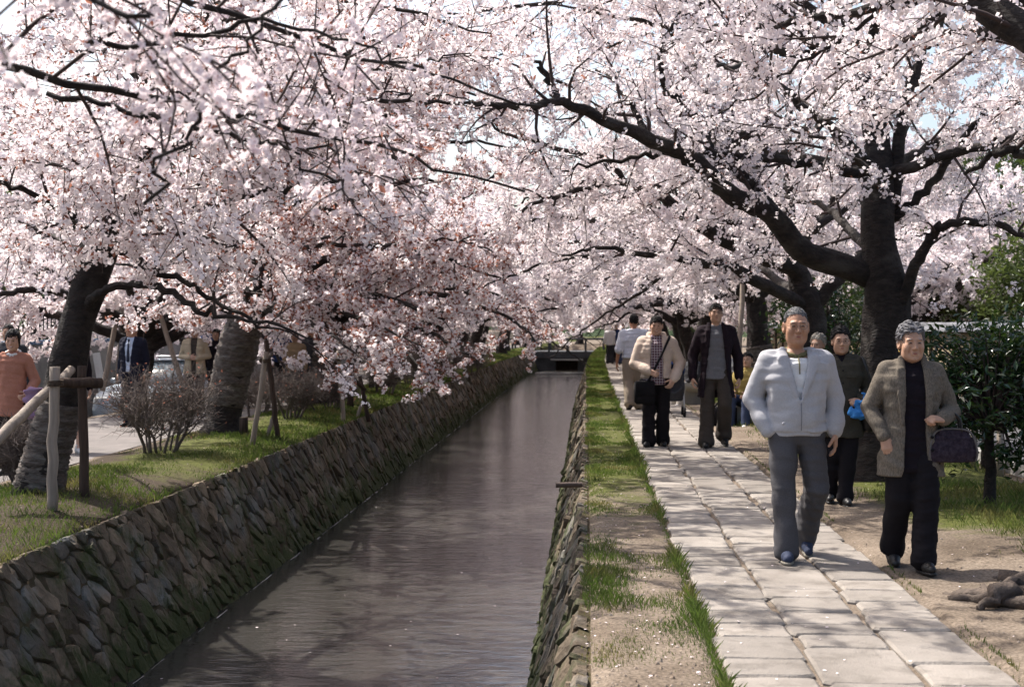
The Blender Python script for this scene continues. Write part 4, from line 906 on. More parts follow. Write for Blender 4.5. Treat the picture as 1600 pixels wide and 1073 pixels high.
def hand_field(f, w, d, n, thumb, curl=.35, L=.175, spread=1.0):
    """palm and five fingers: w wrist, d towards the fingers, n out of the palm, thumb = +1/-1 along d x n"""
    w = np.array(w, float); d = unit(np.array(d, float)); n = np.array(n, float); n = unit(n-d*(n@d)); s = np.cross(d, n)*thumb; q = L/.175
    f.cap(w-d*.03, w+d*.02*q, .028*q, .027*q, k=.015, flat=(n, .7))
    for j, o in enumerate((-.026, -.009, .009, .026)): f.cap(w+d*.012*q+s*o*.75*q, w+d*.085*q+s*o*q, .019*q, .016*q, k=.012, flat=(n, .85))
    for o, l, r_, c in ((.028,.068,.0106,.9), (.0095,.078,.011,1.0), (-.0095,.073,.0106,1.1), (-.027,.057,.0094,1.25)):
        p = w+d*.088*q+s*o*q; a = curl*c*.8; dd = d+s*o*.9*spread
        for k_, (fr, rr) in enumerate(((.45,1),(.32,.93),(.23,.85))):
            v = unit(dd)*math.cos(a)+n*math.sin(a); p2 = p+v*l*fr*q; f.cap(p, p2, r_*rr*q, r_*rr*.93*q, k=.004); p = p2; a += curl*c*1.15
    p = w+d*.022*q+s*.024*q; v = unit(d*.65+s*.62+n*.35)
    for l, r_ in ((.042,.0135),(.031,.0112),(.024,.0098)):
        p2 = p+v*l*q; f.cap(p, p2, r_*q, r_*.93*q, k=.006); p = p2; v = unit(v*.8+d*.45+n*.25*(1+curl))

def bez3(a, b, c, n=4): return [tuple(np.array(a)*(1-t)+np.array(c)*t) for t in np.linspace(0, 1, n)]

def person(label, X, Y, H, yaw=0.0, group=None, male=True, stout=1.0, sh=1.0, skin=(.50,.30,.21), hair='short', hairc=(.012,.010,.010), skin_arms=False,
           top=None, inner=None, bottom=None, shoes=None, armL=None, armR=None, legL=None, legR=None, headyaw=0.0, headtilt=0.0, smile=0.0, old=0.0,
           glasses=False, detail=1.0, gz=0.0, hands=True, hs=1.0, headoff=(0,0,0), trunk_lean=None, extras=None):
    """figure in a 1.70 m frame, facing -y; L is picture-left when it faces the camera"""
    root = empty('person', (X, Y, gz), yaw, label, 'person', group); S = H/1.70; root.scale = (S, S, S); vx = .0125/detail**1.6
    leanx, leany = trunk_lean or (0, 0)
    def lean(p): k = max(0, p[2]-.9)/.6; return (p[0]+leanx*k, p[1]+leany*k, p[2])
    aL = dict(sh=(-.172*sh,.015,1.362), el=(-.235*sh,.04,1.10), wr=(-.245*sh,-.02,.865), d=(0,-.15,-1), n=(1,0,0), curl=.35); aL.update(armL or {})
    aR = dict(sh=(.172*sh,.015,1.362), el=(.235*sh,.04,1.10), wr=(.245*sh,-.02,.865), d=(0,-.15,-1), n=(-1,0,0), curl=.35); aR.update(armR or {})
    lL = dict(hip=(-.088,0,.90), kn=(-.098,-.02,.49), an=(-.10,.02,.085), toe=(-.12,-1,0)); lL.update(legL or {})
    lR = dict(hip=(.088,0,.90), kn=(.098,-.02,.49), an=(.10,.02,.085), toe=(.12,-1,0)); lR.update(legR or {})
    for a in (aL, aR): a['sh'] = lean(a['sh'])
    hc = np.array(lean((0,-.01,1.585-.115*(hs-1))))+np.array(headoff)
    skm = skin_mat(skin); parts = []
    # --- body: one figure; the head and hands are sampled finer where they join it
    Vs, Qs, nn = [], [], 0
    def push(fl, Mx=None, c=None):
        nonlocal nn
        V, Q = fl.mesh()
        if Mx is not None and len(V): V = (V-c)@np.asarray(Mx).T+c
        Vs.append(V); Qs.append(Q+nn); nn += len(V)
    g = Field((-.62,-.62,.02), (.62,.55,1.55), .015 if skin_arms else .030)
    g.loft([(0,0,.84,.135*stout,.085*stout),(0,0,.95,.14*stout,.09*stout),(*lean((0,0,1.10)),.12*stout,.08*stout),(*lean((0,0,1.26)),.145*sh,.095*stout),(*lean((0,.01,1.37)),.14*sh,.075),(*lean((0,.015,1.43)),.07,.06)], k=.03)
    g.cap(lean((0,.015,1.40)), hc+np.array((0,.03,-.13)), .055, .05, k=.03)
    for a in (aL, aR):
        g.cap(a['sh'], a['el'], .044, .036, k=.03); g.cap(a['el'], a['wr'], .036, .025, k=.012)
    for l in (lL, lR):
        g.cap(l['hip'], l['kn'], .068, .048, k=.03); g.cap(l['kn'], l['an'], .045, .034, k=.02); g.cap(l['an'], np.array(l['an'])+unit(np.array(l['toe']))*.12+np.array((0,0,-.045)), .034, .026, k=.02)
    push(g)
    fh = Field(hc-np.array((.125,.145,.23)), hc+np.array((.125,.145,.155)), .0072/detail**1.7)
    head_field(fh, hc, 1+.05*(stout-1), smile, old, male); Mh = np.array(Euler((headtilt, 0, headyaw)).to_matrix())@np.diag((.92*hs, hs, hs)); push(fh, Mh, hc)
    if hands:
        for a, th in ((aL, 1), (aR, -1)):
            if a.get('hide'): continue
            w_ = np.array(a['wr']); fa = Field(w_-.24, w_+.24, .0074/detail**1.7); hand_field(fa, w_, a['d'], a['n'], a.get('th', th), a['curl'], .178 if male else .165); push(fa)
    mesh_np('body', np.vstack(Vs), [np.vstack(Qs)], [skm], root)
    hm = hair_mat(hairc)
    def rot(V): return (V-hc)@np.asarray(Mh).T+hc
    # --- face
    for s in (-1, 1):
        mb = MB(); a = np.linspace(-1, 1, 7); P = np.c_[s*.031+.0125*a, -.0865+.006*np.abs(a)**2-.001, .0025-.004*a*a*(1+smile)]
        mb.tube(rot(hc+P), .0042*(1-.75*a*a)+.0008, 6); mb.build('eye', eye_m, root)
        mb = MB(); P = np.c_[s*(.031*1.05+.019*a*s), -.089+.010*np.clip(a*s+.1,0,2)**2, .0225+.004*(1-a*a)-.002*a*s]
        mb.tube(rot(hc+P), .0034*(1-.6*a*a), 5); mb.build('eyebrow', hair_mat(tuple(min(1, q*1.1+.012) for q in hairc)), root)
    mb = MB(); a = np.linspace(-1, 1, 9); P = np.c_[(.0235+.009*smile)*a, -.0925+.012*a*a, -.0645+(.004+.007*smile)*a*a-.003*smile]; mb.tube(rot(hc+P), (.0042+.0016*smile)*(1-.7*a*a)+.001, 6); mb.build('mouth', lip_m, root)
    if smile > .6:
        mb = MB(); P = np.c_[.020*a, -.0965+.012*a*a, -.0645+.008*a*a]; mb.tube(rot(hc+P), .0030*(1-.8*a*a)+.0006, 5); mb.build('teeth', mat('teeth', (.75,.72,.66), rough=.3), root)
    # --- hair
    fh = Field(hc-np.array((.15,.16,.22)), hc+np.array((.15,.18,.19)), .008/detail**1.3); o = hc
    def keep(front, side, low, ysid):
        def fn(Xx, Yy, Zz):
            x, y, z = Xx-o[0], Yy-o[1], Zz-o[2]
            m1 = front+.022*(vnoise(np.stack((x*60,y*30,z*0),-1)+3)-.5)+.006*np.sin(x*120+1)-.10*np.clip(np.abs(x)-.035, 0, .1)-z-.55*np.clip(y+.05, -.2, .2)   # above the hairline
            m2 = np.maximum(ysid-y, low-z)                                                    # behind the ears, down to the nape
            return np.minimum(m1, m2)
        return fn
    # a thin cap of hair on the scalp, and combed locks over it
    c0, Rs, kp, comb, nl, rl, lift, ln = {'short': ((0,.018,.033), (.080,.0965,.0900), (.062,.07,-.075,.0), 'fringe', 260, .0042, .009, .050),
        'crop': ((0,.019,.032), (.0785,.0955,.0892), (.066,.07,-.06,.0), 'back', 420, .0029, .006, .042),
        'mop': ((0,.018,.034), (.082,.0985,.0925), (.058,.07,-.08,-.004), 'fringe', 330, .0046, .011, .055),
        'perm': ((0,.021,.038), (.0855,.101,.0975), (.062,.07,-.05,-.008), 'sweep', 460, .0047, .014, .060),
        'bob': ((0,.020,.030), (.0835,.100,.0960), (.056,.07,-.09,-.014), 'fringe', 320, .0048, .010, .075)}[hair]
    c0 = o+np.array(c0); Rs = np.array(Rs); fh.ell(c0, Rs, k=0); fh.noise(.004, 45, 3, (1,1,.6)); kf_ = keep(*kp); fh.half(kf_, .004)
    if hair == 'bob':
        for s in (-1, 1): fh.cap(o+np.array((s*.076,-.002,.02)), o+np.array((s*.074,.006,-.068)), .019, .014, k=.02)
    hr = np.random.default_rng(int(abs(X*1000)+H*100)); LK = MB(); done = 0
    if detail >= .7:
        for _ in range(nl*4):
            if done >= nl*(1 if detail > .95 else .6): break
            n_ = unit(hr.standard_normal(3)+np.array((0,-.1,.35))); p = c0+n_*Rs
            if kf_(*p) > -.002: continue
            x_, y_, z_ = p-o; sd = np.sign(x_-.012) or 1
            if comb == 'back': d_ = np.array((x_*3, 1.0, .15)) if z_ > .05 else np.array((0, .5, -.8))
            elif comb == 'fringe': d_ = np.array((x_*7+.15, -.9, -.2)) if (z_ > .045 and y_ < .05) else np.array((0, .15, -1.))
            else: d_ = np.array((sd*.75, .45, .1)) if z_ > .06 else np.array((sd*.15, .55, -.8))
            d_ = d_+.30*hr.standard_normal(3); L_ = ln*hr.uniform(.6, 1.15); lf = lift*hr.uniform(.4, 1.2); P = []
            for q in range(6):
                nn_ = unit((p-c0)/Rs**2); d_ = unit(d_-nn_*(d_@nn_)+.10*hr.standard_normal(3)); u_ = unit((p-c0)/Rs); P.append(c0+u_*Rs*(1-.02)+nn_*lf*math.sin(math.pi*min(1, q/5*.85+.08))); p = p+d_*L_/5
            LK.tube(rot(np.array(P)), rl*np.array((.55,.95,1,.85,.6,.15))*hr.uniform(.7, 1.15), 4 if detail > 1.1 else 3, cap=False); done += 1
    V, Q = fh.mesh(); ho_ = mesh_np('hair', rot(V), [Q], [hm], root)
    if LK.n: LK.build('locks', hm, ho_)
    if glasses:
        mb = MB(); a = np.linspace(0, 2*np.pi, 15)
        for s in (-1, 1):
            mb.tube(rot(hc+np.c_[s*.033+.023*np.cos(a), -.102+.10*(np.abs(.033+.023*np.cos(a)*s)-.02)**2*4, .000+.0165*np.sin(a)]), .0014, 5, cap=False)
            mb.tube(rot(hc+np.array(((s*.056,-.098,.004),(s*.076,-.06,.004),(s*.081,.005,.004)))), .0013, 5)
        mb.tube(rot(hc+np.array(((-.010,-.101,.003),(0,-.104,.006),(.010,-.101,.003)))), .0013, 5); mb.build('glasses', frame_m, root)
    # --- clothes
    def torso(grow=0, z0=.9, wide=1.0, hemw=None, ztop=9):
        hw = hemw or (.172, .128)
        rows = [(0,0,z0,hw[0]*stout,hw[1]*stout)]
        for z, rx, ry, yy in ((.98,.162,.124,0),(1.10,.158,.118,0),(1.24,.176,.120,.0),(1.32,.184,.108,.008),(1.375,.160,.088,.014),(1.415,.112,.068,.018),(1.45,.066,.056,.02)):
            if z0+.04 < z <= ztop: p = lean((0, yy, z)); rows.append((*p, rx*(stout if z < 1.3 else 1)*(sh if z > 1.2 else 1), ry*stout))
        return [(a_, b_, c_, d_*wide+grow, e_*wide+grow) for a_, b_, c_, d_, e_ in rows]
    def sleeve(f, a, r0, r1, r2, k=.03, upto=1.0, fold=.006, seed=0):
        s0, e0, w0 = map(np.array, (a['sh'], a['el'], a['wr'])); w1 = e0+(w0-e0)*upto
        m0 = s0+(e0-s0)*.42; f.cap(s0, m0, r0, r0+(r1-r0)*.42, k=k+.006); f.cap(m0, e0, r0+(r1-r0)*.42, r1, k=.005); f.cap(e0, w1, r1, r2, k=.008)
        if upto >= 1: f.cap(w1, w1+unit(w0-e0)*.004, r2*.98, r2*.9, k=.004)
    def garment(name, spec, first):
        kind = spec['kind']; m = spec['m']; gr = spec.get('grow', .02); z0 = spec.get('z0', .88); sw = spec.get('sleeve', (.068,.056,.043)); f = Field((-.60,-.60,z0-.12), (.60,.50,1.58), vx*spec.get('vx', 1.0))
        f.loft(torso(gr, z0, hemw=spec.get('hemw'), ztop=spec.get('ztop', 9)), k=0, e=2.5, fold=spec.get('fold', .004), seed=spec.get('seed', 3))
        if spec.get('blouse'):                                    # a loose body gathered at the hem
            f.loft([(*lean((0,-.005,z0+.02)),.168*stout,.135*stout),(*lean((0,-.01,z0+.09)),.180*stout,.155*stout),(*lean((0,0,z0+.24)),.180*stout,.146*stout),(*lean((0,0,z0+.36)),.19*stout,.13)], k=.03, e=2.4, fold=.006, seed=5)
            f.loft([(0,0,z0-.03,.180*stout,.140*stout),(0,0,z0+.025,.184*stout,.142*stout)], k=.006, e=2.4)
        up = spec.get('upto', .97)
        if up > 0:
            for a in (aL, aR): sleeve(f, a, sw[0], sw[1], sw[2], upto=up, k=.022)
        if spec.get('pads'):
            for a in (aL, aR): f.cap(np.array(a['sh'])*(.55,1,1)+(0,0,.052), np.array(a['sh'])+(0,0,.034), .040, spec['pads'], k=.03)
        if spec.get('cuff'):
            for a in (aL, aR):
                e0, w0 = np.array(a['el']), np.array(a['wr']); f.cap(e0+(w0-e0)*.80, e0+(w0-e0)*.97, sw[2]+.004, sw[2]-.006, k=.004); f.cap(e0+(w0-e0)*.62, e0+(w0-e0)*.74, sw[2]+.012, sw[2]+.010, k=.02)
        # creases at the elbows and across the body
        f.noise(spec.get('crease', .0065), 7, spec.get('seed', 3), (1.1, 1.0, 2.4)); f.noise(.0024, 20, 9, (.7,.7,2.2))
        v = spec.get('open')                                       # ((z, halfwidth) ...) of the front opening
        if v:
            zz = np.array([q[0] for q in v]); ww = np.array([q[1] for q in v]); cxo = spec.get('cx', 0.0)
            def fn(Xx, Yy, Zz):
                wd = np.interp(Zz, zz, ww, left=ww[0], right=ww[-1]); xo = leanx*np.clip(Zz-.9, 0, 1)/.6
                return np.where((Yy < .0+leany*np.clip(Zz-.9, 0, 1)/.6), np.minimum((wd-np.abs(Xx-cxo-xo)), .05), -.05)
            f.half(fn, .004)
        for e_ in spec.get('add', ()): e_(f, lean)
        # cleared inside at the neck so that the collar reads
        V, Q = f.mesh(); o_ = mesh_np(name, V, [Q], [m], root); return o_
    if bottom:
        m = bottom['m']; f = Field((-.55,-.60,.0), (.55,.55,1.08), (1.3 if detail > .9 else 1.9)*vx*bottom.get('vx', 1.0)); zt = bottom.get('zt', .99)
        if bottom['kind'] == 'skirt':
            f.loft([(0,0,bottom.get('hem',.42),.20,.17),(0,0,.7,.185,.15),(0,0,.9,.175*stout,.13),(0,0,zt,.15*stout,.11)], k=0, fold=.008)
        else:
            rt, rk, rh = bottom.get('r', (.098,.078,.076))
            f.loft([(0,0,.80,.13*stout,.095*stout),(0,0,.88,.172*stout,.125*stout),(0,0,.95,.168*stout,.122*stout),(0,0,zt,.158*stout,.114*stout)], k=.03)
            for i_, l in enumerate((lL, lR)):
                h_, kn, an = map(np.array, (l['hip'], l['kn'], l['an'])); hem = an+(an-kn)*.0+unit(an-kn)*bottom.get('drop', .035)
                if abs(unit(kn-h_)[2]) < .5:
                    f.cap(h_, kn, rt*.95, rk, k=.04); f.cap(kn, hem, rk, rh, k=.02); continue
                f.loft([(*(h_+(0,0,-.02)), rt*stout, rt*1.08*stout), (*((h_+kn)/2+(0,-.005,0)), (rt+rk)/2*stout, (rt+rk)/2*1.05*stout), (*kn, rk, rk*1.05), (*((kn+an)/2+(0,.008,0)), (rk+rh)/2, (rk+rh)/2*1.08), (*hem, rh, rh*1.18)], k=.03, fold=.004, seed=i_+bottom.get('seed', 0))
                f.cap(hem-unit(an-kn)*.035, hem-unit(an-kn)*.03, rh*1.06, k=.03, flat=((0,1,0), .99))
            f.noise(.0055, 8, bottom.get('seed', 1), (1.2,1.2,1.6)); f.noise(.0018, 22, 4, (1,1,2))
        V, Q = f.mesh(); mesh_np('skirt' if bottom['kind'] == 'skirt' else 'trousers', V, [Q], [m], root)
    if inner: garment(inner.get('name', 'shirt'), inner, True)
    if top: garment(top.get('name', 'jacket'), top, False)
    if shoes:
        for l in (lL, lR):
            an = np.array(l['an']); t = unit(np.array(l['toe'], float)); up = unit(np.array((0,0,1.0))-t*t[2]); sd = np.cross(t, up); hl = an-up*.052
            f = Field(an-.30, an+.30, .009/detail if detail >= .9 else .016)
            f.cap(hl-t*.045+up*.022, hl+t*.10+up*.012, .040, .036, k=.02, flat=(sd, 1.0)); f.cap(hl+t*.08+up*.004, hl+t*.155+up*.002, .041, .030, k=.02); f.cap(hl-t*.02, an-t*.01+up*.02, .042, .040, k=.02)
            n0 = up; zf = -.028
            f.half(lambda Xx, Yy, Zz: zf-((Xx-hl[0])*n0[0]+(Yy-hl[1])*n0[1]+(Zz-hl[2])*n0[2]), .004)
            V, Q = f.mesh(); sh_ = mesh_np('shoe', V, [Q], [shoes['m']], root)
            f = Field(hl-.26, hl+.26, .0095/detail if detail >= .9 else .017); f.cap(hl-t*.045-up*.024, hl+t*.09-up*.024, .043, .043, k=.01); f.cap(hl+t*.08-up*.024, hl+t*.155-up*.024, .044, .033, k=.01)
            f.half(lambda Xx, Yy, Zz: np.abs(((Xx-hl[0])*n0[0]+(Yy-hl[1])*n0[1]+(Zz-hl[2])*n0[2])+.028)-.010, .003)
            V, Q = f.mesh()
            if len(V): mesh_np('sole', V, [Q], [shoes.get('sole', leather_m)], sh_)
            if shoes.get('buckle'):
                mb = MB(); mb.tube([an+t*.075-sd*.03+up*.006, an+t*.085+up*.018, an+t*.075+sd*.03+up*.006], .005, 6); mb.build('buckle', gold_m, sh_)
    if extras: extras(root, hc, rot, aL, aR)
    return root
# ---- clothes
def lapels(pts, r, flat=.35, n=(0,-1,.15), k=.006):
    def add(f, lean):
        for s in (-1, 1):
            for a, b in zip(pts[:-1], pts[1:]):
                f.cap(lean((s*a[0], a[1], a[2])), lean((s*b[0], b[1], b[2])), a[3]*r, b[3]*r, k=k, flat=(n, flat))
    return add
def collar_tube(m, z=1.435, rx=.066, ry=.064, r=.016, drop=.03, name='collar', c=(0,.012), front=.02):
    def ex(root, hc, rot, aL, aR):
        a = np.linspace(-math.pi/2+.12, 1.5*math.pi-.12, 22); mb = MB()
        P = np.c_[c[0]+rx*np.cos(a), c[1]+ry*np.sin(a), z-drop*(1-np.sin(a))/2]; P = np.vstack((P[0]+(-.004,-.012,-front-.02), P, P[-1]+(.004,-.012,-front-.02)))
        P[0, 0] += .02; P[-1, 0] -= .02
        mb.tube(P, np.r_[.006, np.full(len(P)-2, r), .006], 7); mb.build(name, m, root)
    return ex
def watch(root, a, m=steel_m):
    e, w_ = np.array(a['el']), np.array(a['wr']); d = unit(w_-e); u = unit(np.cross(d, (0, 1, 0))); v = np.cross(d, u); t = np.linspace(0, 2*np.pi, 15); c = w_-d*.008
    mb = MB(); mb.tube(c+.031*np.cos(t)[:, None]*u+.026*np.sin(t)[:, None]*v, .008, 6, cap=False); p = c+unit(np.array((np.sign(w_[0])*.8, -.6, 0)))*.031
    mb.tube([p-np.array((0,.004,.0)), p+unit(np.array((np.sign(w_[0])*.8,-.6,0)))*.008], .016, 10); mb.build('wristwatch', m, root)

c_grey = cloth('light_grey_jacket', (.42,.415,.43), (.37,.365,.38), scale=90); c_white = cloth('white_knit', (.72,.71,.70), (.66,.65,.64)); c_olive = cloth('olive_collar', (.17,.15,.075)); c_slate = cloth('slate_trousers', (.085,.081,.085), (.068,.065,.069), scale=120)
navy_shoe = mat('navy_canvas', (.03,.04,.075), rough=.8, bump=.2, bscale=120)
tweed = mat('tweed', (.175,.148,.118), (.112,.095,.076), scale=85, rough=.95, bump=.6, bscale=120, bdist=.006, stretch=(1.6,1.6,.5), spec=.1, lo=.42, hi=.58); c_black = cloth('black_knit', (.014,.010,.014), (.010,.008,.011)); c_blacktr = cloth('black_trousers', (.013,.011,.013))
c_darkolive = cloth('dark_olive_shirt', (.052,.046,.034), (.04,.036,.028)); c_blue = cloth('blue_cap_cloth', (.035,.17,.42), (.03,.13,.34))
c_cream = cloth('cream_jacket', (.60,.485,.40), (.52,.42,.35)); c_plum = cloth('plum_black_coat', (.020,.012,.017), (.014,.009,.013)); c_tee = cloth('grey_tee', (.165,.165,.18)); c_brown = cloth('dark_brown_trousers', (.062,.050,.042), (.05,.042,.036))
c_khaki = cloth('khaki_trousers', (.30,.245,.185), (.26,.21,.16)); c_whitetee = cloth('white_tee', (.66,.68,.74)); c_taupe = cloth('taupe_knit', (.19,.155,.15)); brown_leather = mat('brown_leather', (.075,.035,.02), (.05,.022,.014), rough=.5)
c_navy = cloth('navy_suit', (.013,.014,.026)); c_pale = cloth('pale_blue_shirt', (.52,.58,.70)); c_tie = cloth('dark_tie', (.025,.03,.05)); c_salmon = cloth('salmon_pinafore', (.38,.175,.125), (.33,.15,.10)); c_sand = cloth('sand_jacket', (.46,.385,.27), (.40,.33,.23))
c_tan = cloth('tan_shirt', (.40,.29,.175), (.34,.245,.15)); c_mauve = cloth('mauve_cloth', (.26,.17,.27)); c_yell = cloth('mustard_jacket', (.33,.25,.085)); c_jean = cloth('blue_jeans', (.045,.06,.11)); c_red = cloth('dark_red_jacket', (.16,.03,.03)); c_dgrey = cloth('dark_grey_coat', (.045,.045,.05)); c_dblue = cloth('deep_blue_jacket', (.02,.04,.12)); c_stone = cloth('stone_trousers', (.45,.42,.37))
plaid = bpy.data.materials.new('plaid_shirt'); plaid.use_nodes = True
def _plaid(m):
    t = m.node_tree; N = t.nodes; L = t.links; tc = N.new('ShaderNodeTexCoord'); sp = N.new('ShaderNodeSeparateXYZ'); L.new(tc.outputs['Object'], sp.inputs[0]); acc = None
    def line(ax, per, wd):
        a = N.new('ShaderNodeMath'); a.operation = 'MULTIPLY'; a.inputs[1].default_value = 1/per; L.new(sp.outputs[ax], a.inputs[0])
        f = N.new('ShaderNodeMath'); f.operation = 'FRACT'; L.new(a.outputs[0], f.inputs[0]); g = N.new('ShaderNodeMath'); g.operation = 'LESS_THAN'; g.inputs[1].default_value = wd; L.new(f.outputs[0], g.inputs[0]); return g.outputs[0]
    c = (.10,.035,.05,1); col = None
    for ax, per, wd, cc in (('X',.034,.5,(.05,.035,.075,1)),('Z',.034,.5,(.09,.03,.05,1)),('X',.034,.22,(.45,.40,.42,1)),('Z',.034,.22,(.45,.40,.42,1))):
        x = N.new('ShaderNodeMix'); x.data_type = 'RGBA'; L.new(line(ax, per, wd), x.inputs[0])
        if col is None: x.inputs[6].default_value = c
        else: L.new(col, x.inputs[6])
        x.inputs[7].default_value = cc; col = x.outputs[2]
    L.new(col, N['Principled BSDF'].inputs['Base Color']); N['Principled BSDF'].inputs['Roughness'].default_value = .9
_plaid(plaid)
JP = (.47,.285,.195); JP2 = (.52,.33,.24); JP3 = (.43,.245,.16)

def X_of(px, d): return (px-VPX)/F_PX*d
# ---- the older man in the light grey jacket
def ex_man(root, hc, rot, aL, aR):
    collar_tube(c_olive, z=1.452, rx=.072, ry=.070, r=.019, drop=.05, front=.03)(root, hc, rot, aL, aR); watch(root, aR)
    mb = MB(); mb.tube([(.004,-.170,1.10),(.006,-.182,1.0),(.004,-.180,.90)], .0026, 5); mb.build('zip', cloth('zip_tape', (.20,.20,.22)), root)
    for x in (-.115,): 
        mb = MB(); mb.lathe([(0,.004),(.009,.004),(.011,0),(0,0)], k=10); V = mb.V[0]; mb.V[0] = np.c_[V[:,0], -V[:,2], V[:,1]]+np.array((x,-.172,.945)); mb.build('button', c_grey, root)
    mb = MB(); mb.tube([(0,-.100,1.39),(.002,-.126,1.34),(.002,-.136,1.28)], .0045, 6); mb.build('placket', c_olive, root)
person('older man in a pale grey zipped blouson and slate trousers walking on the paving', X_of(1240, 9.64), 9.64, 1.655, .05, 'people walking on the path', hs=1.09, headoff=(0,0,.028), sh=1.12, stout=1.03, skin=JP3, hair='crop', hairc=(.13,.13,.135), old=1, glasses=True, headyaw=-.03, detail=1.25,
  top=dict(kind='j', name='blouson', m=c_grey, z0=.89, grow=.026, blouse=True, sleeve=(.074,.070,.054), cuff=True, upto=.95, open=((1.07,-.02),(1.10,.006),(1.25,.050),(1.38,.078),(1.45,.100),(1.55,.12)), pads=.028, add=(lapels([(.100,-.035,1.432,.9),(.104,-.105,1.375,1.1),(.066,-.150,1.25,.8),(.006,-.170,1.09,.35)], .038, .28),), seed=4),
  inner=dict(kind='s', name='knit_shirt', m=c_white, z0=.95, grow=.008, upto=0, ztop=1.38), bottom=dict(kind='t', m=c_slate, r=(.100,.080,.074), drop=.045, seed=2), shoes=dict(m=navy_shoe, sole=sole_m),
  armL=dict(el=(-.282,.07,1.10), wr=(-.195,-.06,.885), d=(.35,-.3,-.9), hide=True), armR=dict(el=(.276,.05,1.105), wr=(.262,-.04,.875), d=(.02,-.15,-1), n=(-.9,.2,0), curl=.32),
  legL=dict(kn=(-.100,-.10,.50), an=(-.086,-.15,.088), toe=(-.15,-1,.06)), legR=dict(kn=(.140,-.04,.50), an=(.110,.21,.150), toe=(.02,-1,-.50)), extras=ex_man)
# ---- the older woman in tweed
def ex_wom(root, hc, rot, aL, aR):
    a = np.linspace(0, 2*np.pi, 20); mb = MB(); mb.tube(np.c_[.058*np.cos(a), .016+.056*np.sin(a), 1.452+.006*np.sin(a)], .016, 7, cap=False); mb.build('turtleneck', c_black, root)
    mb = MB(); mb.tube(rot(hc+np.array(((-.083,.0,-.048),(-.083,.0,-.056)))), .006, 8); mb.build('earring', gold_m, root)
    for z in (.93, .84):
        mb = MB(); mb.tube([(.108,-.150,z),(.108,-.162,z)], .011, 9); mb.build('button', black_m, root)
person('older grey-haired woman in an open brown tweed jacket over black', X_of(1416, 9.3), 9.3, 1.57, .03, 'people walking on the path', male=False, hs=1.10, sh=1.0, stout=1.01, skin=JP, hair='perm', hairc=(.17,.165,.175), old=.6, headyaw=.02, detail=1.25,
  top=dict(kind='j', name='tweed_jacket', m=tweed, z0=.655, grow=.026, hemw=(.205,.142), pads=.05, sleeve=(.066,.060,.052), upto=.93, open=((.6,.115),(.70,.085),(.95,.072),(1.25,.070),(1.42,.066),(1.55,.08)), add=(lapels([(.078,-.035,1.465,1),(.092,-.100,1.38,1.25),(.098,-.142,1.22,1.2),(.094,-.155,1.02,.6)], .026),), seed=8),
  inner=dict(kind='s', name='knit_top', m=c_black, z0=.68, grow=.006, hemw=(.19,.13), upto=0), bottom=dict(kind='t', m=c_blacktr, r=(.105,.085,.078), drop=.03, seed=5), shoes=dict(m=leather_m, buckle=True),
  armL=dict(el=(-.278,.05,1.12), wr=(-.200,-.085,.925), d=(.15,-.25,-.95), n=(.35,.9,0), curl=.5), armR=dict(el=(.290,.03,1.10), wr=(.178,-.165,1.055), d=(-.88,-.42,.05), n=(.1,.5,-.8), curl=.95),
  legL=dict(kn=(-.090,-.03,.50), an=(-.082,.17,.130), toe=(-.05,-1,-.40)), legR=dict(kn=(.080,-.11,.50), an=(.050,-.17,.088), toe=(.08,-1,.05)), extras=ex_wom)
fur = mat('dark_plush', (.060,.045,.058), (.025,.018,.026), scale=36, rough=1, bump=1, bscale=90, bdist=.01, spec=.1); trim = mat('bag_trim', (.16,.14,.13), (.10,.09,.085), scale=30, rough=.8)
def handbag(X, Y, Z):
    t = empty('handbag', (X, Y, Z), .1, 'dark plush handbag with pale piping hanging from the tweed-jacketed woman\'s forearm', 'handbag')
    f = Field((-.22,-.12,-.03), (.22,.12,.30), .009); f.loft([(0,0,.0,.156,.060),(0,0,.05,.165,.066),(0,0,.14,.150,.052),(0,0,.205,.112,.030)], k=0, e=3); f.noise(.006, 26, 2); V, Q = f.mesh(); mesh_np('bag_body', V, [Q], [fur], t)
    for s in (-1, 1):
        mb = MB(); P = smooth_poly([(-.146,s*.045,.008),(-.154,s*.05,.06),(-.140,s*.042,.14),(-.10,s*.028,.200),(0,s*.024,.212),(.10,s*.028,.200),(.140,s*.042,.14),(.154,s*.05,.06),(.146,s*.045,.008)], 30); mb.tube(P, .006, 6); mb.build('piping', trim, t)
        mb = MB(); P = smooth_poly([(-.06,s*.022,.19),(-.052,s*.018,.27),(0,s*.012,.315),(.052,s*.018,.27),(.06,s*.022,.19)], 20); mb.tube(P, .0085, 7); mb.build('handle', leather_m, t)
S_ = 1.57/1.70; handbag(X_of(1416, 9.3)+.258*S_, 9.3-.075, 1.085*S_-.305)
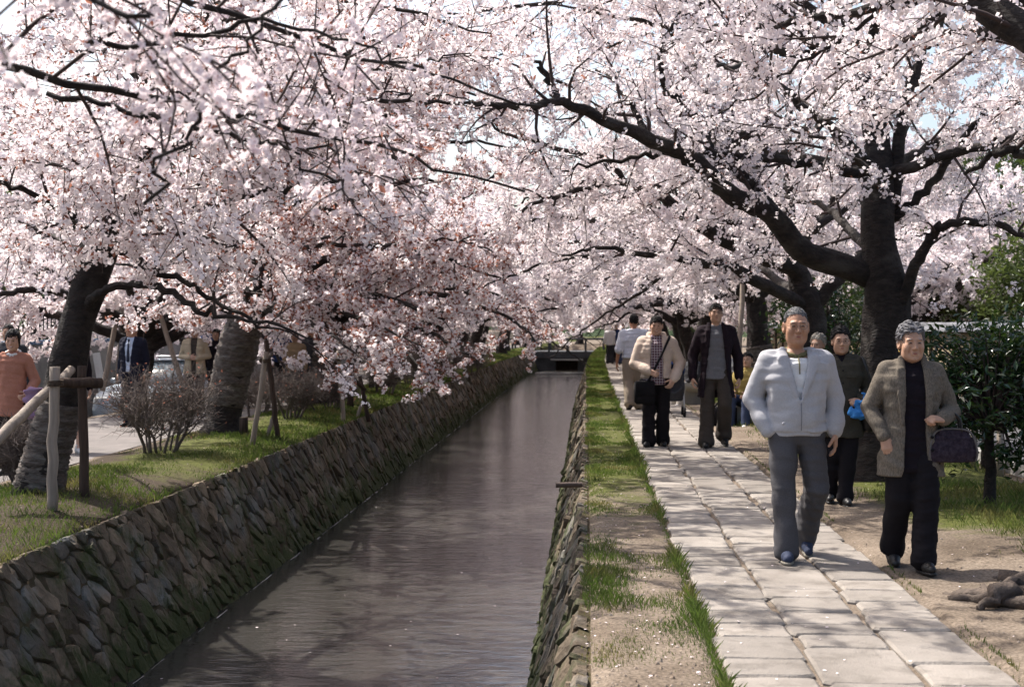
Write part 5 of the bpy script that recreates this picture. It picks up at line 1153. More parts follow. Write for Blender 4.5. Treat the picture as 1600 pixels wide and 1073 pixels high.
# ---- the woman behind them with the blue cap
def ex_cap(root, hc, rot, aL, aR):
    collar_tube(c_darkolive, z=1.45, rx=.068, ry=.06, r=.018, drop=.05, front=.03)(root, hc, rot, aL, aR)
    for z in (1.3,1.18,1.06,.94): 
        mb = MB(); mb.tube([(0.004,-.140,z),(.004,-.150,z)], .008, 8); mb.build('button', black_m, root)
    mb = MB(); mb.box((.085,-.142,1.235), (.085,.012,.022), bev=.004); mb.build('pocket_flap', c_darkolive, root)
person('woman in a long dark olive overshirt carrying a blue cap behind the older couple', X_of(1309, 12.6), 12.6, 1.54, -.05, 'people walking on the path', male=False, hs=1.06, stout=1.05, skin=JP, hair='perm', hairc=(.020,.017,.018), glasses=True, detail=1.05,
  top=dict(kind='j', name='overshirt', pads=.045, m=c_darkolive, z0=.66, grow=.018, hemw=(.20,.14), sleeve=(.072,.062,.05), upto=.92, open=((1.36,-.02),(1.40,.02),(1.50,.05)), seed=12), inner=dict(kind='s', m=c_black, z0=.95, grow=.0, upto=0),
  bottom=dict(kind='t', m=c_blacktr, r=(.10,.08,.072)), shoes=dict(m=leather_m), armR=dict(el=(.265,.04,1.10), wr=(.175,-.17,1.005), d=(-.7,-.6,.0), n=(-.4,.3,-.5), curl=.9), armL=dict(el=(-.25,.05,1.1)),
  legL=dict(kn=(-.09,.0,.49), an=(-.085,.12,.10)), legR=dict(kn=(.07,-.06,.49), an=(.035,-.06,.085)), extras=ex_cap)
f = Field((-.16,-.16,-.2), (.16,.16,.2), .009); f.ell((0,0,0), (.062,.035,.075), k=0); f.ell((-.052,-.012,-.055), (.058,.035,.040), k=.012); f.ell((.030,.0,.07), (.036,.028,.045), k=.012); f.cap((-.09,-.025,-.085), (.03,-.04,-.075), .020, .015, k=.008, flat=((0,.3,1),.5)); f.cap((-.03,-.03,.03), (.05,-.03,-.02), .014, k=.004, op='s'); f.noise(.018, 22, 3); f.noise(.006, 50, 6); V, Q = f.mesh()
blue_cap = mesh_np('cap', V, [Q], [c_blue]); blue_cap.location = (X_of(1309, 12.6)+.135, 12.6-.235, .865); tag(blue_cap, 'crumpled bright blue cloth cap held in front of the olive overshirt', 'cap')
def shoulder_bag(name, label, X, Y, Z, w_, d_, h_, m, strap, rz=0):
    t = empty(name, (X, Y, Z), rz, label, 'shoulder bag'); mb = MB(); mb.box((0,0,h_/2), (w_, d_, h_), bev=.025); mb.build('bag_body', m, t); mb = MB(); mb.box((0,-d_/2-.004,h_*.66), (w_*.96,.012,h_*.62), bev=.005); mb.build('flap', m, t)
    mb = MB(); P = smooth_poly(np.array(strap), 26)-np.array((X, Y, Z)); 
    if rz: P = P@np.array(Matrix.Rotation(rz, 3, 'Z'))
    mb.tube(P, .016 if w_ > .2 else .009, 6); mb.build('strap', m, t); return t
xb = X_of(1309, 12.6); shoulder_bag('shoulder_bag', 'black shoulder bag at the hip of the woman with the blue cap', xb+.235, 12.6, .64, .12, .22, .26, leather_m, [(xb+.235,12.55,.88),(xb+.225,12.49,1.10),(xb+.185,12.51,1.24),(xb+.17,12.60,1.285),(xb+.21,12.7,1.1),(xb+.235,12.66,.88)])
person('white-haired person half hidden behind the woman with the blue cap', X_of(1273, 14.6), 14.6, 1.47, .3, 'people walking on the path', male=False, skin=JP, hair='perm', hairc=(.50,.46,.40), detail=.8, headyaw=-.9, top=dict(kind='j', m=c_dgrey, z0=.7, grow=.02), bottom=dict(kind='t', m=c_blacktr), shoes=dict(m=leather_m))
# ---- the smiling young man with the shoulder bag
def ex_beige(root, hc, rot, aL, aR):
    f = Field((-.22,-.15,1.30), (.22,.20,1.62), .011)
    for s in (-1, 1): f.cap((s*.105,.02,1.425), (s*.085,-.085,1.37), .036, .028, k=.03)
    f.cap((-.09,.075,1.46), (.09,.075,1.46), .045, k=.04); f.noise(.01, 22, 3); V, Q = f.mesh(); mesh_np('hood', V, [Q], [c_cream], root)
    collar_tube(plaid, z=1.45, rx=.062, ry=.058, r=.015, drop=.04)(root, hc, rot, aL, aR); watch(root, aR, black_m)
xg, yg = X_of(1025, 18.46), 18.46
person('smiling young man in a cream jacket and checked shirt with a bag strap', xg, yg, 1.68, .0, 'people walking on the path', skin=JP2, hair='mop', smile=1.0, glasses=False, stout=1.02, sh=1.05, detail=1.0, headtilt=.05, headyaw=-.05, hs=1.03,
  top=dict(kind='j', m=c_cream, z0=.90, grow=.034, sleeve=(.088,.078,.058), cuff=True, upto=.93, open=((.8,.075),(1.1,.085),(1.35,.075),(1.5,.06)), seed=17), inner=dict(kind='s', name='checked_shirt', m=plaid, z0=.82, grow=.010, upto=0),
  bottom=dict(kind='t', m=c_blacktr, r=(.10,.083,.086), drop=.04), shoes=dict(m=leather_m), armL=dict(el=(-.275,.01,1.09), wr=(-.095,-.20,.985), d=(.75,-.3,-.25), n=(.1,.8,-.2), curl=1.1), armR=dict(el=(.31,.02,1.09), wr=(.215,-.16,.885), d=(-.45,-.35,-.8), n=(-.6,.5,0), curl=.5),
  legL=dict(kn=(-.10,-.03,.49), an=(-.10,-.06,.085), toe=(-.35,-1,0)), legR=dict(kn=(.09,-.02,.49), an=(.085,.06,.09), toe=(.1,-1,-.05)), extras=ex_beige)
shoulder_bag('shoulder_bag', 'black messenger bag slung across the man in the cream jacket', xg-.16, yg-.17, .56, .26, .10, .30, black_m, [(xg-.12,yg-.19,.84),(xg-.05,yg-.205,.97),(xg+.07,yg-.19,1.22),(xg+.15,yg-.10,1.385),(xg+.165,yg+.01,1.41),(xg+.1,yg+.15,1.2),(xg-.1,yg+.16,.95),(xg-.22,yg-.02,.84)], .15)
# ---- the tall man in the dark open coat
xt, yt = X_of(1117, 18.35), 18.35
person('tall young man in glasses and a long dark open coat over a grey tee', xt, yt, 1.84, .0, 'people walking on the path', skin=JP2, hair='mop', glasses=True, sh=1.0, stout=.94, detail=1.0, hs=.96, headtilt=-.12,
  top=dict(kind='j', name='coat', pads=.045, m=c_plum, z0=.60, grow=.028, hemw=(.205,.15), sleeve=(.074,.064,.056), upto=.97, open=((.55,.15),(.85,.125),(1.1,.095),(1.35,.075),(1.5,.065)), add=(lapels([(.082,-.03,1.46,1),(.100,-.10,1.37,1.1),(.105,-.135,1.2,.8)], .03),), seed=23), inner=dict(kind='s', name='tee', m=c_tee, z0=.82, grow=.010, upto=0, hemw=(.18,.13)),
  bottom=dict(kind='t', m=c_brown, r=(.098,.082,.088), drop=.04, seed=9), shoes=dict(m=leather_m), armL=dict(el=(-.265,.06,1.09), wr=(-.275,-.03,.84), curl=.5), armR=dict(el=(.262,.06,1.09), wr=(.270,-.03,.84), curl=.5),
  legL=dict(kn=(-.105,-.04,.49), an=(-.115,-.05,.085)), legR=dict(kn=(.10,-.10,.53), an=(.105,.10,.155), toe=(.12,-1,-.35)))
# ---- the man walking away in a white tee
def ex_back(root, hc, rot, aL, aR):
    f = Field((-.26,-.2,.88), (.26,.2,1.16), .012); f.loft([(0,0,.925,.188,.142),(0,0,1.0,.195,.146),(0,0,1.075,.186,.138)], k=0, fold=.006); f.noise(.01, 20, 2); f.cap((-.05,-.15,1.0), (-.09,-.16,.85), .03, .03, k=.02); V, Q = f.mesh(); mesh_np('tied_sweater', V, [Q], [c_taupe], root)
person('man walking away in a white tee with a taupe sweater round his waist', X_of(990, 26.4), 26.4, 1.76, math.pi+.1, 'people walking on the path', skin=(.40,.21,.13), hair='mop', skin_arms=True, stout=1.12, sh=1.1, detail=.85,
  top=dict(kind='t', name='tee', m=c_whitetee, z0=.93, grow=.022, sleeve=(.085,.080,.07), upto=0.02), bottom=dict(kind='t', m=c_khaki, r=(.112,.092,.086), drop=.03), shoes=dict(m=brown_leather), armR=dict(el=(.27,.04,1.08), wr=(.30,-.05,.85)), armL=dict(el=(-.26,.05,1.08), wr=(-.26,-.12,.88)),
  legL=dict(kn=(-.10,-.06,.49), an=(-.10,-.08,.085)), legR=dict(kn=(.10,.02,.49), an=(.10,.17,.13), toe=(.1,-1,-.4)), extras=ex_back)
# ---- figures on the side path at left
person('woman in a salmon pinafore over a white collar behind the leaning trunk', X_of(3, 14.6), 14.6, 1.52, .15, 'people on the side path', male=False, skin=JP2, hair='bob', smile=.7, headtilt=.16, detail=.95, hs=1.02, stout=.85, sh=.86,
  top=dict(kind='j', name='pinafore', m=c_salmon, z0=.70, grow=.012, hemw=(.20,.15), sleeve=(.064,.06,.05), upto=.95), inner=dict(kind='s', m=c_white, z0=.95, grow=.0, upto=0), bottom=dict(kind='t', m=c_blacktr), shoes=dict(m=leather_m),
  armR=dict(el=(.25,.03,1.10), wr=(.20,-.15,.94), d=(-.3,-.8,-.2), curl=.7), extras=collar_tube(c_white, z=1.46, rx=.075, ry=.066, r=.020, drop=.05))
f = Field((-.2,-.15,-.3), (.2,.15,.3), .013); f.loft([(0,0,-.20,.07,.02),(.02,0,0,.085,.025),(.05,0,.12,.05,.03)], k=0, fold=.01); f.noise(.02, 12, 4); V, Q = f.mesh(); o = mesh_np('folded_wrap', V, [Q], [c_mauve]); o.location = (X_of(32, 14.4), 14.38, .80); tag(o, 'mauve folded wrap held at the waist of the woman in salmon', 'wrap')
def ex_suit(root, hc, rot, aL, aR):
    f = Field((-.1,-.22,.98), (.1,-.02,1.46), .008); f.cap((0,-.112,1.41), (0,-.118,1.385), .018, .014, k=.008); f.cap((0,-.128,1.37), (.004,-.150,1.08), .015, .030, k=.008, flat=((0,1,0),.35)); V, Q = f.mesh(); mesh_np('tie', V, [Q], [c_tie], root)
    collar_tube(c_pale, z=1.455, rx=.062, ry=.058, r=.014, drop=.045)(root, hc, rot, aL, aR)
person('man in a dark navy suit and tie looking aside on the side path', X_of(197, 21.6), 21.6, 1.62, -.25, 'people on the side path', skin=JP3, hair='crop', headyaw=-.75, hs=1.04, stout=1.05, detail=.95,
  top=dict(kind='j', name='suit_jacket', pads=.05, m=c_navy, z0=.72, grow=.024, hemw=(.20,.15), open=((.7,.05),(1.0,.035),(1.1,.05),(1.38,.085),(1.5,.07)), add=(lapels([(.085,-.04,1.46,1),(.098,-.105,1.37,1.2),(.05,-.145,1.08,.5)], .026),)), inner=dict(kind='s', m=c_pale, z0=.9, grow=.008, upto=0), bottom=dict(kind='t', m=c_navy), shoes=dict(m=leather_m), extras=ex_suit)
person('woman in an open sand-coloured jacket with hands joined, beside the bound trunk', X_of(297, 25), 25, 1.57, .1, 'people on the side path', male=False, skin=JP2, hair='bob', detail=.85,
  top=dict(kind='j', m=c_sand, z0=.76, grow=.028, hemw=(.20,.15), upto=.95, open=((.7,.05),(1.1,.04),(1.4,.06),(1.5,.06))), inner=dict(kind='s', m=c_brown, z0=.8, grow=.01, upto=0), bottom=dict(kind='t', m=c_blacktr), shoes=dict(m=leather_m),
  armL=dict(el=(-.26,.03,1.1), wr=(-.06,-.20,1.08), d=(.9,-.2,.1), n=(0,1,0), curl=.8), armR=dict(el=(.26,.03,1.1), wr=(.06,-.20,1.06), d=(-.9,-.2,.1), n=(0,1,0), curl=.8))
person('woman in black peering out beside the straw-bound trunk', X_of(331, 27), 27, 1.49, .1, 'people on the side path', male=False, skin=JP2, hair='bob', detail=.75, top=dict(kind='j', m=c_black, z0=.75, grow=.02), bottom=dict(kind='t', m=c_blacktr), shoes=dict(m=leather_m))
person('person in a deep blue jacket seen from behind beyond the straw-bound trunk', X_of(321, 31), 31, 1.60, math.pi, 'people on the side path', skin=JP3, hair='short', detail=.7, top=dict(kind='j', m=c_dblue, z0=.85, grow=.03), bottom=dict(kind='t', m=c_jean), shoes=dict(m=leather_m))
person('woman in a tan buttoned shirt walking between the two bound trunks', X_of(457, 27), 27, 1.45, .05, 'people on the side path', male=False, skin=JP2, hair='bob', detail=.85, top=dict(kind='j', name='shirt', m=c_tan, z0=.82, grow=.022, upto=.95), bottom=dict(kind='t', m=c_blacktr), shoes=dict(m=leather_m), extras=collar_tube(c_tan, z=1.45, r=.017))
person('person in a dark blue jacket behind the woman in the tan shirt', X_of(437, 31.5), 31.5, 1.50, .1, 'people on the side path', skin=JP3, hair='short', detail=.7, top=dict(kind='j', m=c_dblue, z0=.85, grow=.03), bottom=dict(kind='t', m=c_blacktr), shoes=dict(m=leather_m))
person('person in a dark grey coat near the third trunk', X_of(483, 30), 30, 1.52, -.2, 'people on the side path', skin=JP3, hair='short', detail=.7, top=dict(kind='j', m=c_dgrey, z0=.7, grow=.025), bottom=dict(kind='t', m=c_blacktr), shoes=dict(m=leather_m))
white_shoe = mat('white_canvas', (.66,.64,.60), (.55,.53,.50), rough=.8)
person('person in a black skirt and white trainers mostly hidden behind the leaning trunk', X_of(97, 17.1), 17.1, 1.55, .6, 'people on the side path', male=False, skin=JP2, hair='bob', detail=.9, top=dict(kind='j', m=c_black, z0=.8, grow=.02), bottom=dict(kind='skirt', m=c_blacktr, hem=.36), shoes=dict(m=white_shoe, sole=sole_m),
  legL=dict(an=(-.07,.02,.085)), legR=dict(kn=(.085,-.08,.5), an=(.07,-.12,.085)))
person('dark-haired person at the far left edge behind the woman in salmon', X_of(-4, 18), 18, 1.58, .2, 'people on the side path', skin=JP3, hair='short', detail=.7, top=dict(kind='j', m=c_dgrey, z0=.8, grow=.025), bottom=dict(kind='t', m=c_jean), shoes=dict(m=leather_m))
# ---- people further along the path
SIT = dict(legL=dict(hip=(-.088,0,.90), kn=(-.12,-.40,.98), an=(-.12,-.46,.57), toe=(-.1,-1,0)), legR=dict(hip=(.088,0,.90), kn=(.12,-.40,.96), an=(.14,-.50,.57), toe=(.1,-1,0)))
person('person in a mustard jacket and jeans sitting low under the tree', X_of(1166, 22.6), 22.6, 1.66, -.45, 'people resting under the trees', skin=JP2, hair='mop', detail=.8, gz=-.52, top=dict(kind='j', m=c_yell, z0=.90, grow=.03), bottom=dict(kind='t', m=c_jean, zt=1.0), shoes=dict(m=white_shoe, sole=sole_m),
  armL=dict(el=(-.24,-.10,1.12), wr=(-.12,-.32,1.04), d=(.3,-.9,-.2)), armR=dict(el=(.24,-.10,1.12), wr=(.12,-.32,1.02), d=(-.3,-.9,-.2)), **SIT)
person('person in pale trousers and dark top sitting beside the pushchair', X_of(1082, 28.5), 28.5, 1.62, -.9, 'people resting under the trees', male=False, skin=JP2, hair='bob', detail=.75, gz=-.52, top=dict(kind='j', m=c_dgrey, z0=.90, grow=.03), bottom=dict(kind='t', m=c_stone, zt=1.0), shoes=dict(m=white_shoe, sole=sole_m),
  armL=dict(el=(-.24,-.10,1.12), wr=(-.12,-.32,1.04), d=(.3,-.9,-.2)), armR=dict(el=(.24,-.10,1.12), wr=(.12,-.32,1.02), d=(-.3,-.9,-.2)), **SIT)
person('person pushing a pushchair behind the man in the cream jacket', X_of(1031, 25.6), 25.6, 1.50, -.1, 'people walking on the path', male=False, skin=JP2, hair='short', detail=.8, top=dict(kind='j', m=c_red, z0=.8, grow=.024), bottom=dict(kind='t', m=c_blacktr), shoes=dict(m=leather_m),
  armL=dict(el=(-.22,-.08,1.12), wr=(-.12,-.36,1.02), d=(0,-1,0), n=(0,0,-1), curl=1.2), armR=dict(el=(.22,-.08,1.12), wr=(.12,-.36,1.02), d=(0,-1,0), n=(0,0,-1), curl=1.2))
for lab, px, d, H, yw, tm, bm, hr in (('person with a pale grey backpack far along the path', 953, 58, 1.60, math.pi, c_white, c_dgrey, 'short'), ('person in black far along the path with a yellow strap', 963, 60, 1.62, .4, c_black, c_blacktr, 'bob'),
      ('person in a dark blue top far along the path', 972, 57, 1.68, math.pi-.3, c_dblue, c_jean, 'short'), ('person in tan furthest away along the path', 958, 68, 1.6, .1, c_tan, c_blacktr, 'short')):
    person(lab, X_of(px, d), d, H, yw, 'people far along the path', skin=JP2, hair=hr, detail=.5, top=dict(kind='j', m=tm, z0=.8, grow=.025), bottom=dict(kind='t', m=bm), shoes=dict(m=leather_m))
# ------------------------------------------------------------------ timber, shrubs, walls and small things
log_m = mat('weathered_log', (.34,.285,.235), (.22,.18,.145), scale=5, rough=.85, bump=.5, bscale=9, bdist=.01, stretch=(6,6,.6), spec=.2, detail=8)
logd_m = mat('dark_log', (.075,.05,.038), (.04,.027,.021), scale=5, rough=.85, bump=.6, bscale=9, bdist=.01, stretch=(6,6,.6), spec=.2)
cut_m = mat('cut_wood', (.42,.33,.22), (.30,.22,.14), scale=14, rough=.85); rope_m = mat('palm_rope', (.09,.065,.045), (.05,.035,.025), scale=30, rough=1, bump=.6, bscale=60)
def log_part(name, a, b, r0, r1, m, parent, org, k=12):
    a, b = np.array(a, float)-org, np.array(b, float)-org; P = np.linspace(a, b, 9); P[1:-1] += rng.normal(0, .004, (7, 3)); mb = MB(); mb.tube(P, np.linspace(r0, r1, 9)*(1+rng.normal(0, .025, 9)), k); o = mb.build(name, m, parent)
    return o
def lashing(c, ax, r, parent, org, n=4):
    c = np.array(c, float)-org; ax = unit(np.array(ax, float)); u = unit(np.cross(ax, (.3,.8,.2))); v = np.cross(ax, u); t = np.linspace(0, n*2*np.pi, n*10); mb = MB()
    mb.tube(c+(t/(2*np.pi)-n/2)[:, None]*.012*ax+r*(np.cos(t)[:, None]*u+np.sin(t)[:, None]*v), .006, 5); mb.build('rope_lashing', rope_m, parent)
def G(px, py, d=None):
    d = EYE*F_PX/(py-VPY) if d is None else d
    p = at(px, py, d); p[2] = float(ground_z(p[0], p[1])); return p
# nearest support
a0 = G(65, 820); a1 = at(71, 574, a0[1]); b0 = G(119, 797); b1 = at(115, 573, b0[1]); org = a0.copy()
t = empty('tree_support', tuple(org), 0, 'timber tree support of a pale post, dark post, crossbar and slanting log nearest the camera', 'tree support', 'tree supports')
log_part('post', a0-(0,0,.05), a1, .044, .040, log_m, t, org); log_part('post', b0-(0,0,.05), b1, .042, .038, logd_m, t, org)
log_part('crossbar', at(66, 600, a0[1]+.15), at(146, 600, b0[1]-.4), .042, .042, logd_m, t, org); log_part('brace', at(-40, 706, 10.9), at(98, 578, 12.0), .044, .040, log_m, t, org)
lashing(at(72, 600, a0[1]), (0,0,1), .062, t, org); lashing(at(117, 600, b0[1]), (0,0,1), .058, t, org)
# two-post supports further along
def support(A, B, C, S, lab, rope=None):
    org = G(*A[:2]); t = empty('tree_support', tuple(org), 0, lab, 'tree support', 'tree supports')
    g = G(*A[:2]); log_part('post', g-(0,0,.05), at(A[2], A[3], g[1]), .036, .033, log_m, t, org)
    g2 = G(*B[:2]); log_part('post', g2-(0,0,.05), at(B[2], B[3], g2[1]), .037, .034, logd_m, t, org)
    if C is not None: g3 = G(*C[:2]); log_part('strut', g3-(0,0,.05), at(C[2], C[3], g3[1]), .03, .028, log_m, t, org)
    log_part('crossbar', at(A[2]-8, A[3]+14, g[1]+.05), at(B[2]+8, B[3]+22, g2[1]+.05), .035, .035, logd_m, t, org); lashing(at(A[2], A[3]+14, g[1]), (0,0,1), .05, t, org)
    s = G(*S); q = empty('stump', tuple(s), 0, 'short cut post stump in the bank grass beside '+('the second' if A[0] < 450 else 'the third')+' tree support', 'stump'); mb = MB(); mb.tube([(0,0,-.03),(0,0,.12),(0,0,.23)], (.065,.06,.06), 12); mb.build('stump_wood', logd_m, q); mb = MB(); mb.tube([(0,0,.231),(0,0,.236)], .054, 12); mb.build('cut_face', cut_m, q)
support((388,705,412,550), (431,693,411,532), (411,691,427,640), (375,692), 'leaning pale post and dark post propping the straw-bound tree')
support((535,662,526,548), (574,655,560,588), (553,653,570,618), (545,642), 'pale upright post and short dark posts by the third left tree')
def tripod(feet, top, lab, m=log_m):
    org = np.array((np.mean([f[0] for f in feet]), np.mean([f[1] for f in feet]), float(ground_z(feet[0][0], feet[0][1])))); t = empty('tree_support', tuple(org), 0, lab, 'tree support', 'tree supports')
    for k, f in enumerate(feet): log_part('pole', f, top[k], .05, .045, m, t, org)
    lashing(np.mean(top, 0), (0,0,1), .10, t, org)
tripod([at(148,612,26), at(279,606,26), at(173,600,27.2)], [at(175,476,26.3), at(236,476,26.3), at(180,480,26.6)], 'splayed grey poles round the tree beyond the man in the navy suit')
tp = empty('prop_pole', (X_of(1152, 25.4), 25.4, 0), 0, 'long slanting bamboo prop against the matted tree right of the path', 'prop pole'); log_part('pole', at(1147, 560, 25.2)-(0,0,.9), at(1160, 420, 25.9), .05, .045, log_m, tp, np.array((X_of(1152, 25.4), 25.4, 0)))
# leaning name board and drain pipe
# drain pipe through the right wall
pp = at(884, 757, 13.6); t = empty('drain_pipe', tuple(pp), 0, 'short rusty drain pipe sticking out of the right canal wall', 'drain pipe'); mb = MB(); mb.tube([(.16,0,0),(-.09,0,-.004)], .026, 14, cap=False); mb.tube([(-.09,0,-.004),(.1,0,0)], .020, 14, cap=False); mb.tube([(-.088,0,-.004),(-.094,0,-.004)], .0275, 14, cap=False)
mb.build('pipe', mat('rusty_pipe', (.10,.07,.055), (.05,.035,.03), scale=30, rough=.8), t)

# ---- bare azalea bushes
shrub_m = mat('shrub_twig', (.16,.13,.115), (.10,.08,.07), scale=9, rough=.9, vary=.2)
def bare_shrub(name, base, w_, h_, label, seed, stems=8, leafy=True, dense=1.0, group='bare bushes on the left bank'):
    r = np.random.default_rng(seed); root = empty(name, tuple(base), 0, label, 'bush', group); S = Sticks(); tips = []
    for i in range(stems):
        az = i*2*math.pi/stems+r.uniform(-.4, .4); p0 = np.array((math.cos(az)*w_*.10*r.uniform(.3, 1.3), math.sin(az)*w_*.10*r.uniform(.3, 1.3), -.03)); rad = .02*r.uniform(.7, 1.2)
        d = np.array((math.cos(az)*.32, math.sin(az)*.32, 1)); P = wander(p0, d, h_*.48, 5, r, .13); mb = MB(); mb.tube(P, np.linspace(rad, rad*.6, 6), 7, rough=.06); mb.build('stem', shrub_m, root)
        lvl = [(P[j], unit(P[j]-P[j-1]), 1) for j in (2, 3, 4, 5, 5)]
        for p, d, k in lvl:
            for q in range(int(3*dense)):
                a = r.uniform(0, 6.28); dd = unit(d*.55+np.array((math.cos(a), math.sin(a), r.uniform(.0, .5)))*.85); L = r.uniform(.3, .55)*w_*.5; B = wander(p, dd, L, 4, r, .16, .05); S.add(B, rad*.4, .004, 4)
                for e in range(int(5*dense)):
                    s = B[r.integers(1, 5)]; dd2 = unit(dd*.7+unit(r.standard_normal(3)+np.array((0,0,.3)))*.8); B2 = wander(s, dd2, r.uniform(.15, .34)*w_*.55, 3, r, .2, .04); S.add(B2, .004, .0022, 3)
                    for g in range(int(4*dense)):
                        s2 = B2[r.integers(1, 4)]; B3 = wander(s2, unit(dd2*.6+unit(r.standard_normal(3)+np.array((0,0,.3)))*.9), r.uniform(.08, .18), 2, r, .2); S.add(B3, .0024, .0014, 3); tips.append(B3[-1])
    mbv = S.mb; 
    for V in mbv.V:                                          # clipped to a low dome, as these bushes are
        rr_ = np.sqrt((V[:, 0]/(w_*.52))**2+(V[:, 1]/(w_*.52))**2+((V[:, 2]-h_*.25)/(h_*.78))**2); f_ = np.where(rr_ > 1, 1/rr_, 1); V[:, 0] *= f_; V[:, 1] *= f_; V[:, 2] = h_*.25+(V[:, 2]-h_*.25)*f_
    tag(mbv.build('twigs', shrub_m, root), kind='stuff')
    if leafy:
        C = np.array(tips); C = C[r.random(len(C)) < .07]; C[:, :2] = np.clip(C[:, :2], -w_*.5, w_*.5); V, Tt = leaves(C, .018, .6, r); tag(mesh_np('crown', V, [Tt], [young_m], root, smooth=False), kind='stuff')
    return root
def leaves(C, ln, asp, r, up=0.3, fold=True):
    n = len(C); u = unit(r.standard_normal((n, 3))); nrm = unit(r.standard_normal((n, 3))+np.array((0,0,up*3))); v = unit(np.cross(nrm, u)); u = np.cross(v, nrm); l = ln*r.uniform(.7, 1.3, n)[:, None]; k = .22*l*nrm
    V = np.stack((C-u*l, C+v*l*asp+k-u*l*.1, C+u*l, C-v*l*asp+k-u*l*.1, C), 1).reshape(-1, 3); b = np.arange(n)[:, None]*5
    return V, np.vstack([b+np.array(t) for t in ((0,4,1),(1,4,2),(2,4,3),(3,4,0))])
bare_shrub('azalea_bush', G(243, 722), 1.85, 1.12, 'wide bare clipped bush with several stems in front of the straw-bound trunk', 71, 9, dense=1.12)
p_ = G(20, 775); bare_shrub('azalea_bush', p_, .95, .75, 'small dense bare bush behind the slanting log at the left edge', 72, 7, leafy=False, dense=1.3)
sA = bare_shrub('azalea_bush', G(455, 665), 1.5, .95, 'bare bush beside the woman in the tan shirt', 73, 7, dense=1.15)
sB = bare_shrub('azalea_bush', G(600, 622), 1.7, .9, 'bare grey bush with hanging blossom just above it on the left bank', 74, 7, leafy=False, dense=1.1)
for i, (px, py, s, lab) in enumerate(((518,648,.9,'low bare bush in front of the third left trunk'),(640,606,1.1,'rounded bare bush further along the left bank'),(690,596,1.1,'bare bush among the bank grass towards the far bridge'),(735,585,1.2,'furthest bare bush on the left bank'),(655,597,1.3,'bare bush behind the rounded one on the left bank'),(398,655,.95,'bare bush at the edge of the side path'),(470,640,.8,'thin bare bush behind the tan-shirted woman'))):
    o = copy_thing((sA, sB)[i % 2], tuple(G(px, py)), i*1.3, s, lab)
# ---- evergreen shrubs and trees
camel = mat('camellia_leaf', (.022,.048,.018), (.014,.034,.013), scale=3, rough=.22, vary=.4, spec=.5, translucent=.08, tcol=(.12,.22,.03))
ever = mat('evergreen_leaf', (.04,.065,.022), (.022,.04,.014), scale=.7, rough=.5, vary=.4, spec=.4, translucent=.15, tcol=(.15,.22,.03)); fresh = mat('fresh_leaf', (.085,.108,.028), (.06,.085,.022), scale=.8, rough=.5, vary=.4, translucent=.4)
def leafy_bush(name, base, stem, blobs, n, ln, m, label, cat, seed, group=None, asp=.42, up=.3, branches=26):
    r = np.random.default_rng(seed); root = empty(name, tuple(base), 0, label, cat, group)
    if stem:
        mb = MB(); P = smooth_poly(np.array(stem), 14); mb.tube(P[:, :3], P[:, 3], 10, rough=.06); mb.build('trunk', bark, root); top = P[-1, :3]
    else: top = np.array((0, 0, .1))
    W_ = np.array([b[3]*b[4]*b[5] for b in blobs])**.67; W_ /= W_.sum(); C = []; S = Sticks()
    for bl, wt in zip(blobs, W_):
        c, R = np.array(bl[:3]), np.array(bl[3:]); k = int(n*wt); nt_ = max(6, k//26)
        tc = unit(r.standard_normal((nt_, 3)))*r.uniform(.45, 1.0, (nt_, 1))**.6; tc = c+tc*R*(1+.18*r.standard_normal((nt_, 1)))
        for q in tc[::max(1, nt_//branches)]: S.add(np.array((top*.7+c*.3*0+np.array((0,0,0)), (top+q)/2+r.normal(0, .04, 3)*R, q)), .012, .004, 4)
        idx = r.integers(0, nt_, k); C.append(tc[idx]+r.standard_normal((k, 3))*np.minimum(R*.16, ln*2.4))
    C = np.vstack(C); C = C[C[:, 2] > .05]; V, Tt = leaves(C, ln, asp, r, up); tag(S.mb.build('twigs', twig_m, root), kind='stuff'); tag(mesh_np('crown', V, [Tt], [m], root, smooth=False), kind='stuff'); return root
p_ = G(1536, 790)
leafy_bush('camellia', p_, [(0,0,-.03,.055),(.01,0,.3,.047),(.0,.02,.55,.04),(.02,0,.9,.02)], [(-.08,.0,.98,.50,.45,.56),(.42,.1,1.12,.52,.5,.62),(-.28,.1,1.18,.34,.4,.36),(.15,-.1,.66,.45,.35,.26),(-.45,.08,.78,.26,.3,.30),(.95,.1,1.25,.5,.4,.8)], 6500, .042, camel, 'glossy dark green camellia on a thin stem beside the tweed-jacketed woman', 'camellia', 81)
p_ = np.array((4.2, 23.2, 0)); leafy_bush('evergreen_shrub', p_, [(0,0,0,.06),(0,0,.5,.05),(0,0,1.0,.03)], [(0,0,1.3,1.0,.9,.95),(-.5,.2,1.9,.6,.6,.55),(.5,0,.7,.7,.6,.6)], 3000, .055, camel, 'dark evergreen shrub between the two big right-hand trunks', 'shrub', 82)
p_ = np.array((4.35, 15.8, 0)); leafy_bush('evergreen_shrub', p_, [(0,0,0,.05),(0,0,.6,.04)], [(.1,0,1.15,.5,.5,.45),(.45,.2,.8,.4,.4,.5)], 1800, .045, camel, 'dark glossy shrub behind the camellia in front of the garden wall', 'shrub', 83)
